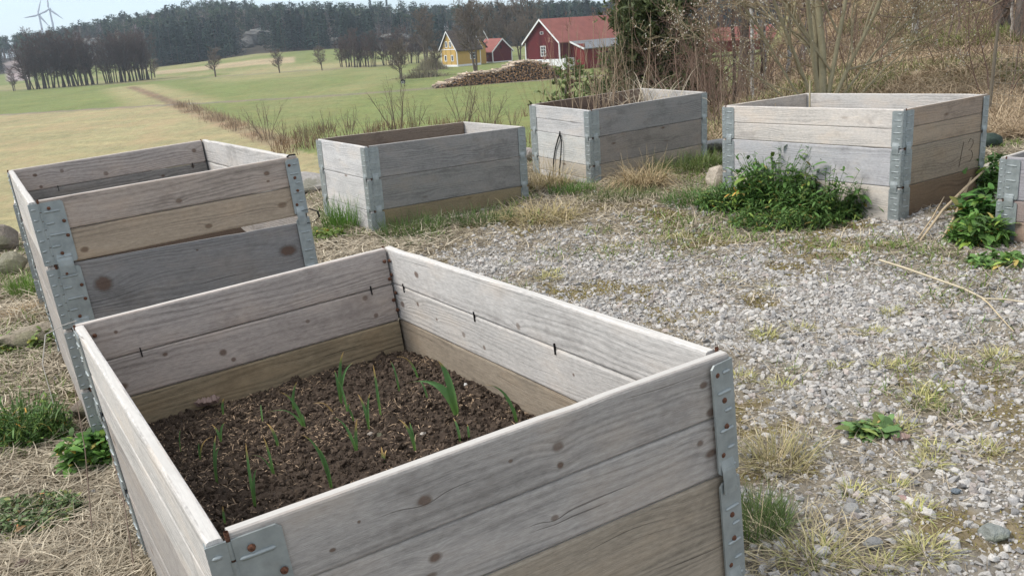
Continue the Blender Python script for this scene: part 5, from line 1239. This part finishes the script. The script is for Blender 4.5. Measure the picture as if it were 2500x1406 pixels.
rockm = fbm(x*.02+1, y*.02+2); k_ = ~((rockm > .64) & (y < 540) & (rg.rand(N) < .85)); x, y, pxq, tt_ = x[k_], y[k_], pxq[k_], tt_[k_]; N = len(x)
k_ = np.ones(N, bool)
for (rx_, ry_, rY, rs_, _) in ROCKS: k_ &= ~((np.abs(pxq-rx_) < rs_[0]/rY*F_PX*.62) & (y < rY+4) & (y > rY-95) & (rg.rand(N) < .93))
x, y, pxq, tt_ = x[k_], y[k_], pxq[k_], tt_[k_]; N = len(x)
z = height(x, y); fd = (y-375)/265; u_ = rg.rand(N); ncl = fbm(x*.012+4, y*.02+8)
front = y < 440
kind = np.where(front, np.where(ncl > .53, 1, np.where(u_ < .62, 2, np.where(u_ < .78, 1, 0))), np.where((y < 520) & (ncl < .47), np.where(u_ < .6, 2, 0), np.where(u_ < .72, 0, np.where(u_ < .86, 2, 1))))
acc = Acc()
for kk, (TT_, h0, h1) in enumerate(((TP, 8, 18), (TS, 7, 18), (TB, 8, 15))):
    s_ = kind == kk; m = s_.sum(); hh = rg.uniform(h0, h1, m)*np.where(y[s_] > 540, .95, 1.); sc_ = np.stack([hh*rg.uniform(.85, 1.2, m)]*2+[hh], -1)
    scatter_mesh(acc, TT_, np.stack([x[s_], y[s_], z[s_]-.3], 1), sc_, rg, np.hstack([rg.uniform(.5, 1.55, (m, 1))*(1+rg.normal(0, .07, (m, 3))), np.ones((m, 1))]), 0, .03)
tag(acc.obj('far_forest', MFOL), 'dark mixed pine, spruce and bare birch wood on the far ridge', 'forest', kind='stuff')
# bare rock outcrops on the wooded ridge
for (px, py, Y, sz, lab) in ROCKS:
    p = on(px, Y, py); sz = tuple(q*.62 for q in sz); p[2] = at(px, py, Y)[2]-sz[2]*.6; stone(lab, px, py, sz, int(px), (.19, .185, .18), onp=p, sink=.5, name='rock_outcrop', rough=.15, pts=60)
# ------------------------------------------------------------------ wind turbines
def turbine(label, hub, Y, R, tips):
    H = at(*hub, Y); zg = -10.; Hh = H[2]-zg; root = empty('wind_turbine', label, 'wind turbine', 'wind turbines on the horizon', loc=(H[0], H[1], zg))
    a = Acc(); V, Fc = tubes([[[0, 0, 0], [0, 0, Hh*.5], [0, 0, Hh]]], [[2.4, 1.9, 1.3]], 12); a.add(V, Fc, smooth=True); a.obj('tower', MTURB, root)
    a = Acc(); V, Fc = tubes([[[0, 4.5, Hh+.5], [0, 3, Hh+.6], [0, -2, Hh+.5], [0, -4, Hh+.3], [0, -5, Hh]]], [[.8, 1.9, 2., 1.5, .3]], 10); a.add(V, Fc, smooth=True); a.obj('nacelle', MTURB, root)
    for tp in tips:
        e = at(*tp, Y)-H; e[1] = 0; d = unit(e); pr = np.cross(d, [0, 1, 0]); P = [np.array([0, -3.4, Hh])+d*R*f for f in (.0, .06, .2, .45, .75, 1.)]; W = [.7, .9, 1.9, 1.5, 1.0, .25]
        V = []; 
        for q, w in zip(P, W): V += [q-pr*w*.6, q+[0, .35*w*.4+.1, 0], q+pr*w*1.2, q-[0, .35*w*.4+.1, 0]]
        F4 = [(i*4+j, i*4+(j+1) % 4, i*4+4+(j+1) % 4, i*4+4+j) for i in range(5) for j in range(4)]; a = Acc(); a.add(np.array(V), F4, smooth=True); a.obj('blade', MTURB, root)
turbine('left wind turbine of the overlapping pair above the forest', (95, 37), 1550, 25.6, ((101, 6), (62, 44), (119, 62)))
turbine('right, taller wind turbine of the overlapping pair above the forest', (121, 24), 1550, 27, ((118, -10), (93, 38), (156, 47)))
turbine('wind turbine showing only two blade tips over the trees', (490, 21), 1550, 27, ((456, 0), (521, -2), (492, 60)))
# ------------------------------------------------------------------ hillside on the right
rg = np.random.RandomState(33)
acc = Acc(); N = 130000; y = 6.4+28*rg.rand(N)**1.7; x = y*rg.uniform(.15, .78, N)
k_ = (~inbed(x, y, .05)) & ((y > yedge(x)-.3) | (x/y > .5)); x, y = x[k_], y[k_]; z = height(x, y); g = fbm(x*.7, y*.7)
wd = .0012+y*.00035
blades(acc, x, y, z, .30, wd, rg, (.50, .40, .27), (.32, .24, .16), .55, .45, 4, 1., .4)
k_ = (fbm(x*.45+7, y*.45+1) > .56) & (rg.rand(len(x)) < .6); blades(acc, x[k_], y[k_], z[k_], .22, wd[k_], rg, (.12, .17, .05), (.2, .22, .08), .8, .4, 4, 1., .3)
tag(acc.obj('hill_grass', MDRY), 'matted dry brown grass covering the slope on the right', 'grass', kind='stuff')
acc = Acc(); N = 26000; y = 8.2+30*rg.rand(N)**1.3; x = y*rg.uniform(.13, .70, N); cl = fbm(x*.5+3, y*.5+8); dn = np.where(x/y < .19, .04, np.where(x/y < .30, .20, np.where(x/y < .42, .15, .09))); k_ = (cl > .36) & (rg.rand(N) < dn) & (y > yedge(x)+.4); x, y = x[k_], y[k_]; z = height(x, y); m = len(x)
HH = rg.uniform(.25, 1.25, m)*np.where(x/y < .32, .85, .55); twigs(acc, np.stack([x, y, z], 1), HH, 4, rg, .0012+y*.0003, (.27, .205, .15), (.19, .14, .11), .45)
tag(acc.obj('hill_brush', MTWIG), 'tangle of thin brown leafless brush on the slope and behind the beds', 'brush', kind='stuff')
# willow with catkins
PW = dict(lv=5, n=[12, 8, 5, 3], len=[.62, .55, .5, .5], ang=[34, 42, 42, 38], up=[.05, .05, .06, .05, .05], wander=[.10, .16, .18, .18, .2], rr=[.55, .55, .55, .6], rmin=.0028, **{'from': [.12, .15, .15, .1]})
wb = on(2012, 9.0, 200); out = [[] for _ in range(5)]
for i, (dx, dy, L, r) in enumerate(((.02, .1, 3.6, .040), (-.24, .0, 3.2, .026), (.25, .12, 3.1, .026), (-.42, -.05, 2.7, .022), (.45, -.1, 2.8, .022), (-.8, .1, 2.1, .014), (.85, .15, 2.2, .014), (.1, .5, 2.8, .028), (-1.2, 0, 1.7, .010), (1.3, -.1, 1.8, .010))):
    grow(rg, (dx*.12, dy*.1, -.05), (dx, dy, 1), L, r, 0, out, PW, 7)
root = empty('willow', 'spreading leafless willow with white catkins behind the pale bed', 'tree', loc=wb)
wood_acc(out[:2], (.29, .265, .175), (.27, .24, .16), (10, 7)).obj('trunk', MTWIG, root)
cr = wood_acc(out[2:], (.30, .25, .16), (.27, .20, .13), (4, 3, 3)); cr.obj('crown', MTWIG, root)
tips = np.concatenate([np.array([b[0] for b in br])[:, 2:].reshape(-1, 3) for br in out[3:]]); tips = tips[rg.rand(len(tips)) < .10]
oct_ = np.array([[1, 0, 0], [-1, 0, 0], [0, 1, 0], [0, -1, 0], [0, 0, 1.6], [0, 0, -1.6]]); oF = np.array([[0, 2, 4], [2, 1, 4], [1, 3, 4], [3, 0, 4], [2, 0, 5], [1, 2, 5], [3, 1, 5], [0, 3, 5]])
a = Acc(); m = len(tips); scatter_mesh(a, [(oct_, oF)], tips, rg.uniform(.003, .0062, m), rg, np.tile(C(.66, .64, .56, 1), (m, 1)), 0, .8); o = a.obj('catkins', MDRY, root); o['kind'] = 'stuff'
# tree trunks on the slope
def trunk_tree(name, label, pts, rads, mat, cat='tree', limbs=6, seed=0, cl=(.12, .1, .09), group=None, lz=(.15, .9), ll=1.2, lr=.3):
    rg_ = np.random.RandomState(seed); P = np.array(pts, float); b = P[0].copy(); P = P-b; k = len(P); root = empty(name, label, cat, group, loc=b)
    tq = np.linspace(0, k-1, 14); i0 = np.clip(tq.astype(int), 0, k-2); f_ = (tq-i0)[:, None]; PP = P[i0]*(1-f_)+P[i0+1]*f_+rg_.normal(0, .012, (14, 3)); RR = np.interp(tq, range(k), rads); RR[0] *= 1.3
    a = Acc(); V, Fc = tubes(PP[None], RR[None], 14); a.add(V, Fc, smooth=True); a.obj('trunk', mat, root)
    out = [[], [], []]; pr = dict(lv=3, n=[6, 5], len=[.5, .5], ang=[40, 40], up=[.03, .04, .04], wander=[.12, .14, .16], rr=[.5, .5], rmin=.004, **{'from': [.2, .2]})
    for j in range(limbs):
        f = rg_.uniform(*lz); q = f*13; i = min(int(q), 12); p = PP[i]; a_ = rg_.uniform(0, 6.28); grow(rg_, p, (math.cos(a_), math.sin(a_), rg_.uniform(.1, .8)), ll*rg_.uniform(.5, 1.2), RR[i]*lr, 0, out, pr, 5)
    if limbs: wood_acc(out, cl, cl, (5, 4, 3)).obj('crown', MTWIG, root)
    return root
def col_at(px0, py0, px1, py1, Y, Y2=None):
    b = on(px0, Y, py0); b = np.array([ray(px0, py0)[0]*Y, Y, float(height(np.array(ray(px0, py0)[0]*Y), np.array(Y)))-.1]); t_ = at(px1, py1, Y2 or Y); e = t_+(t_-b)/np.linalg.norm(t_-b)*6.; return [b, t_, e]
TRK = (('pine_tree', 'thick grey pine trunk at the top right of the slope', 2443, 66, 2452, 0, 15.5, (.165, .155, .11), MPINEB),
       ('pine_tree', 'grey pine trunk cut off by the right edge of the photo', 2494, 105, 2504, 0, 13.5, (.13, .12, .09), MPINEB),
       ('pine_tree', 'leaning grey trunk behind the willow, left of its main stem', 1962, 112, 1992, 0, 19., (.13, .12, .09), MPINEB),
       ('birch_tree', 'birch with black and white bark in the middle of the slope', 2235, 86, 2236, 0, 17., (.065, .06, .05), MBIRCH),
       ('birch_tree', 'thin bright white birch stem left of the willow', 1842, 165, 1834, 55, 13., (.028, .025, .02), MBIRCH),
       ('birch_tree', 'grey birch trunk just right of the bright white stem', 1868, 190, 1862, 0, 15.5, (.055, .05, .04), MBIRCH),
       ('birch_tree', 'thin birch stem rising behind the willow crown', 1925, 150, 1930, 0, 17., (.04, .036, .03), MBIRCH),
       ('bare_sapling', 'slim grey tree left of the grey birch trunk', 1795, 200, 1790, 0, 16., (.035, .03, .024), MPINEB),
       ('bare_sapling', 'slender curved tree next to the thick pine trunk', 2468, 90, 2474, 0, 14., (.022, .02, .015), MBIRCH),
       ('pine_tree', 'dark trunk high on the slope right of the willow', 2130, 60, 2140, 0, 26., (.12, .11, .09), MPINEB),
       ('pine_tree', 'dark trunk far up between the birch and the thick pine', 2330, 30, 2334, -40, 30., (.12, .11, .09), MPINEB))
for i, (nm, lab, x0, y0, x1, y1, Y, rad, mt) in enumerate(TRK): trunk_tree(nm, lab, col_at(x0, y0, x1, y1, Y), rad, mt, seed=i, limbs=9, ll=1.6, lr=.28, cl=(.16, .125, .105))
SAP = tree_templates(5, 400, 4.2, .024, 2, dict(PR_SHR, n=[15, 7], len=[.45, .5], ang=[46, 42], wander=[.09, .15, .18], rmin=.0032), spread=.22, col=(.19, .145, .12), colt=(.20, .14, .12), base=.12)
BRS = tree_templates(3, 430, 2.6, .013, 5, dict(PR_SHR, n=[15, 7], len=[.5, .5], ang=[42, 40], wander=[.12, .16, .18], rmin=.0028), spread=.5, col=(.17, .115, .09), colt=(.21, .145, .115), base=.3)
for i in range(14):
    Y = rg.uniform(12, 38); px = rg.uniform(1760, 2480)
    if 2150 < px and rg.rand() < .6: continue
    p = on(px, Y); put_tree(SAP, i, p, rg.uniform(.55, 1.1), rg.uniform(0, 6), 'bare_sapling', 'thin leafless sapling among the brush on the wooded slope', 'sapling', 'saplings on the wooded slope')
for i, (px, Y, sc, lab) in enumerate(((1650, 10.5, .55, 'reddish-brown twiggy bush directly behind the overgrown bed'), (1700, 9.6, .6, 'dense reddish bush above the right corner of the overgrown bed'), (1745, 10.5, .45, 'leafless bush in the gap between the two right-hand large beds'), (1625, 12, .4, 'brown bush below the dark pine, left part'), (1790, 11.5, .7, 'low twiggy bush left of the willow base'),
        (1670, 13.5, .7, 'tall reddish bush right of the dark pine'), (2455, 8.6, .55, 'brown leafless bush growing in front of the wire fence'), (2110, 10.5, .5, 'small twiggy bush behind the right half of the pale bed'), (2330, 11., .5, 'low twiggy bush on the slope behind the pale bed corner'))):
    put_tree(BRS, i, on(px, Y), sc, i*1.3, 'twiggy_bush', lab, 'bush')
tuft('grass_tuft', 'green grassy patch high on the right edge of the slope', 'grass tuft', 2455, 130, 1.6, 5200, .3, (.14, .2, .05), (.26, .28, .1), .7, .5, .006)
# conifers
def conifer(label, p, H, R, seed, n=70, col=(.055, .075, .032), start=.12, dens=34, nl=.13):
    rg_ = np.random.RandomState(seed); root = empty('conifer', label, 'tree', loc=p); a = Acc(); V, Fc = tubes([[[0, 0, -.3], [.05, 0, H*.4], [-.04, .05, H*.75], [0, 0, H]]], [[.11*H/6, .08*H/6, .05*H/6, .012]], 8); a.add(V, Fc, smooth=True); a.obj('trunk', MPINEB, root)
    br = Acc(); nd = Acc()
    f = np.sort(rg_.uniform(start, .98, n)); az = rg_.uniform(0, 6.28, n); L = R*(1.1-f)**.65*rg_.uniform(.55, 1.15, n); k = 6; t_ = np.linspace(0, 1, k)[None]
    sag = rg_.uniform(-.05, .35, n)[:, None]*L[:, None]
    P = np.stack([np.cos(az)[:, None]*L[:, None]*t_, np.sin(az)[:, None]*L[:, None]*t_, f[:, None]*H+sag*t_**1.5], -1); V, Fc = tubes(P, .022*np.linspace(1, .2, k)[None].repeat(n, 0), 4); br.add(V, Fc, col=(.16, .11, .08))
    m = n*dens; bi = rg_.randint(0, n, m); q = rg_.uniform(.25, 1., m)*(k-1); i0 = np.clip(q.astype(int), 0, k-2); ff = (q-i0)[:, None]; B = P[bi, i0]*(1-ff)+P[bi, i0+1]*ff+rg_.normal(0, .11, (m, 3))*[1, 1, .6]
    rep = 5; B2 = np.repeat(B, rep, 0); M2 = len(B2); d = unit(rg_.normal(0, 1, (M2, 3))+[0, 0, .5]+np.repeat(np.stack([np.cos(az[bi]), np.sin(az[bi]), 0*bi], -1), rep, 0)*.8)*nl*rg_.uniform(.5, 1.2, (M2, 1)); S = unit(np.cross(d, rg_.normal(0, 1, (M2, 3))))
    V, Fc = ribbons(np.stack([B2, B2+d*.5, B2+d], 1), np.array([[.010, .013, .002]]).repeat(M2, 0), S); cc = np.repeat(np.array(col)*rg_.uniform(.5, 1.7, (m, 1)), rep, 0); nd.add(V, Fc, col=np.repeat(cc, 6, 0))
    br.obj('branches', MTWIG, root); nd.obj('crown', MPLANT, root); return root
p = on(1603, 15.); p[2] = -1.7; conifer('broad dark olive pine right of the barn roof', p+[0, 0, 0], 6.0, 1.15, 1, 190, (.085, .11, .045), .22, 110, .13)
p = on(1510, 40.); 
conifer('pine branches hanging into the top of the photo right of the barn', on(1665, 17.)*[1, 1, 0]+[0, 0, -1.5], 6.5, 1.5, 2, 90, (.075, .10, .04), .45, 60)
conifer('dark green pine behind the upper left of the willow', on(1815, 24.)*[1, 1, 0]+[0, 0, -1.], 8., 1.8, 3, 100, (.045, .065, .026), .3, 60)
conifer('dark pine far up the slope behind the willow stem', on(2050, 34.), 9., 2.2, 4, 90, (.045, .06, .028), .3, 50)
conifer('tiny green pine shoot in front of the log pile field, by the overgrown bed', on(1385, 9.3)+np.array([0, 0, .0]), .01+1.35, .25, 5, 16, (.10, .14, .05), .55, 12, .06)
# dead stalks in the overgrown bed
rg = np.random.RandomState(3)
ebase = lambda u, v: cordP2(u, v)
def inE(u, v, w): return np.stack([u+math.sin(.0297)*v, math.cos(.0297)*v, w+0*u], -1) @ ME[:3, :3].T+ME[:3, 3]
N = 34; u = np.clip(rg.normal(.42, .16, N), .08, 1.1); v = rg.uniform(.1, .7, N); B = inE(u, v, np.full(N, .4)); out = [[], []]
prs = dict(lv=2, n=[4], len=[.4], ang=[28], up=[.0, .03], wander=[.05, .1], rr=[.6], rmin=.0015, **{'from': [.4]})
for i in range(N): grow(rg, B[i], (rg.normal(0, .28), rg.normal(0, .2), 1), rg.uniform(.35, .9), .003, 0, out, prs)
o = wood_acc(out, (.34, .26, .18), (.30, .22, .15), (5, 3)).obj('dead_stalks', MTWIG); tag(o, 'bundle of upright brown dead stalks standing in the overgrown bed', 'stalks', kind='stuff')
a = Acc(); N = 90; u = rg.uniform(.55, 1.15, N); v = rg.uniform(.1, .75, N); B = inE(u, v, np.full(N, .52)); blades(a, B[:, 0], B[:, 1], B[:, 2], .40, np.full(N, .003), rg, (.62, .56, .44), (.42, .34, .24), .95, .5, 5, 1., .5); tag(a.obj('pale_straw', MDRY), 'bleached broad straw leaves arching out of the overgrown bed', 'straw', kind='stuff')
# tall seeding grass stems beside the overgrown bed
for i, (px, py, hpx, lab) in enumerate(((1395, 262, 205, 'tall thin seeding stem left of the stalk bundle, leftmost'), (1452, 250, 210, 'tall dry stem with a dark seed head in front of the barn'), (1505, 240, 230, 'tallest dry stem with drooping head in front of the barn roof'), (1478, 245, 215, 'tall dry stem between two taller ones over the barn lean-to'), (1340, 262, 160, 'thin pale grass stem left above the overgrown bed'), (1320, 262, 120, 'short pale grass stem at the left end of the overgrown bed'))):
    Y = 7.0+.12*i; b = at(px, py, Y); b[2] -= .35; t_ = at(px-6+3*i, py-hpx, Y); pts = [b, b*.7+t_*.3+[.01, 0, 0], b*.3+t_*.7-[.01, 0, 0], t_, t_+[.02, 0, .03]]
    o = stick('dry_stem', lab, pts, [.003, .0028, .0022, .0018, .001], (.36, .27, .18), 'stem'); a = Acc(); n = 26; q = np.tile(t_-b, (n, 1))+rg.normal(0, .012, (n, 3))*[1, 1, 2.6]; blades(a, q[:, 0], q[:, 1], q[:, 2], .05, np.full(n, .0025), rg, (.38, .26, .20), (.24, .16, .13), 1.1, .3, 4); a.obj('seed_head', MDRY, o)
N = 160; a = Acc(); px_ = rg.uniform(1290, 1560, N); Y = rg.uniform(7.3, 9., N); xx = np.interp(px_, [0, 2500], [ray(0, 260)[0], ray(2500, 260)[0]])*Y; zz_ = height(xx, Y); twigs(a, np.stack([xx, Y, zz_], 1), rg.uniform(.4, 1.3, N), 4, rg, rg.uniform(.0012, .0025, N), (.34, .27, .17), (.24, .17, .11), .25); tag(a.obj('bank_stems', MTWIG), 'thin dry stems on the bank behind the overgrown bed', 'stems', kind='stuff')
# wire fence
a0, a1 = on(2408, 7.6, 300), on(2640, 6.6, 300); ex = a1-a0; Lf_ = np.hypot(ex[0], ex[1]); ex = ex/Lf_; root = empty('wire_fence', 'low rusty wire mesh fence behind the right corner of the pale bed', 'fence', loc=a0); acc = Acc()
nv = int(Lf_/.055)
P = [[ex*i*.055+np.array([0, .02*math.sin(i*1.3), f*.62]) for f in (0, .5, 1)] for i in range(nv)]; V, Fc = tubes(P, np.full((nv, 3), .0016), 4); acc.add(V, Fc, col=(.16, .15, .12))
P = [[ex*Lf_*f+np.array([0, .02*math.sin(f*20), j*.1+.01*math.sin(f*9+j)]) for f in np.linspace(0, 1, 14)] for j in range(7)]; V, Fc = tubes(P, np.full((7, 14), .0018), 4); acc.add(V, Fc, col=(.16, .15, .12)); acc.obj('wire_mesh', MTWIG, root)
for f in (0.02, .55): V, Fc = tubes([[ex*Lf_*f+[0, 0, -.1], ex*Lf_*f+[0, 0, .8]]], [[.012, .012]], 6); q = Acc(); q.add(V, Fc, col=(.15, .13, .1)); q.obj('post', MTWIG, root)
stone('dark green bundle of netting on the ground beside the wire fence', 2412, 358, (.11, .07, .07), 44, (.04, .06, .05), name='net_bundle', sink=.25, mat=MDRY)
number('alder row across the far fields', '%s tree from the left in the long dark alder row')
number('bare trees left of the yellow house', '%s tree from the left in the thicket left of the yellow house')
number('saplings on the wooded slope', 'thin leafless sapling on the wooded slope, %s from the left')
# ------------------------------------------------------------------ air
hz = T('haze_air'); pv = hz.node('ShaderNodeVolumePrincipled', {'Color': (.74, .87, 1.0), 'Density': .00032, 'Anisotropy': .3}); oo = hz.node('ShaderNodeOutputMaterial'); pv.inputs['Density Attribute'].default_value = ''; pv.inputs['Color Attribute'].default_value = ''; hz.tr.links.new(pv.outputs[0], oo.inputs['Volume']); hz.mat.cycles.homogeneous_volume = True; hz.mat.cycles.volume_sampling = 'DISTANCE'
V, Fc = boxV(-2700, 2700, -2700, 1750, -13, 130); a = Acc(); a.add(V, Fc); o = a.obj('haze', hz.mat); o['kind'] = 'stuff'
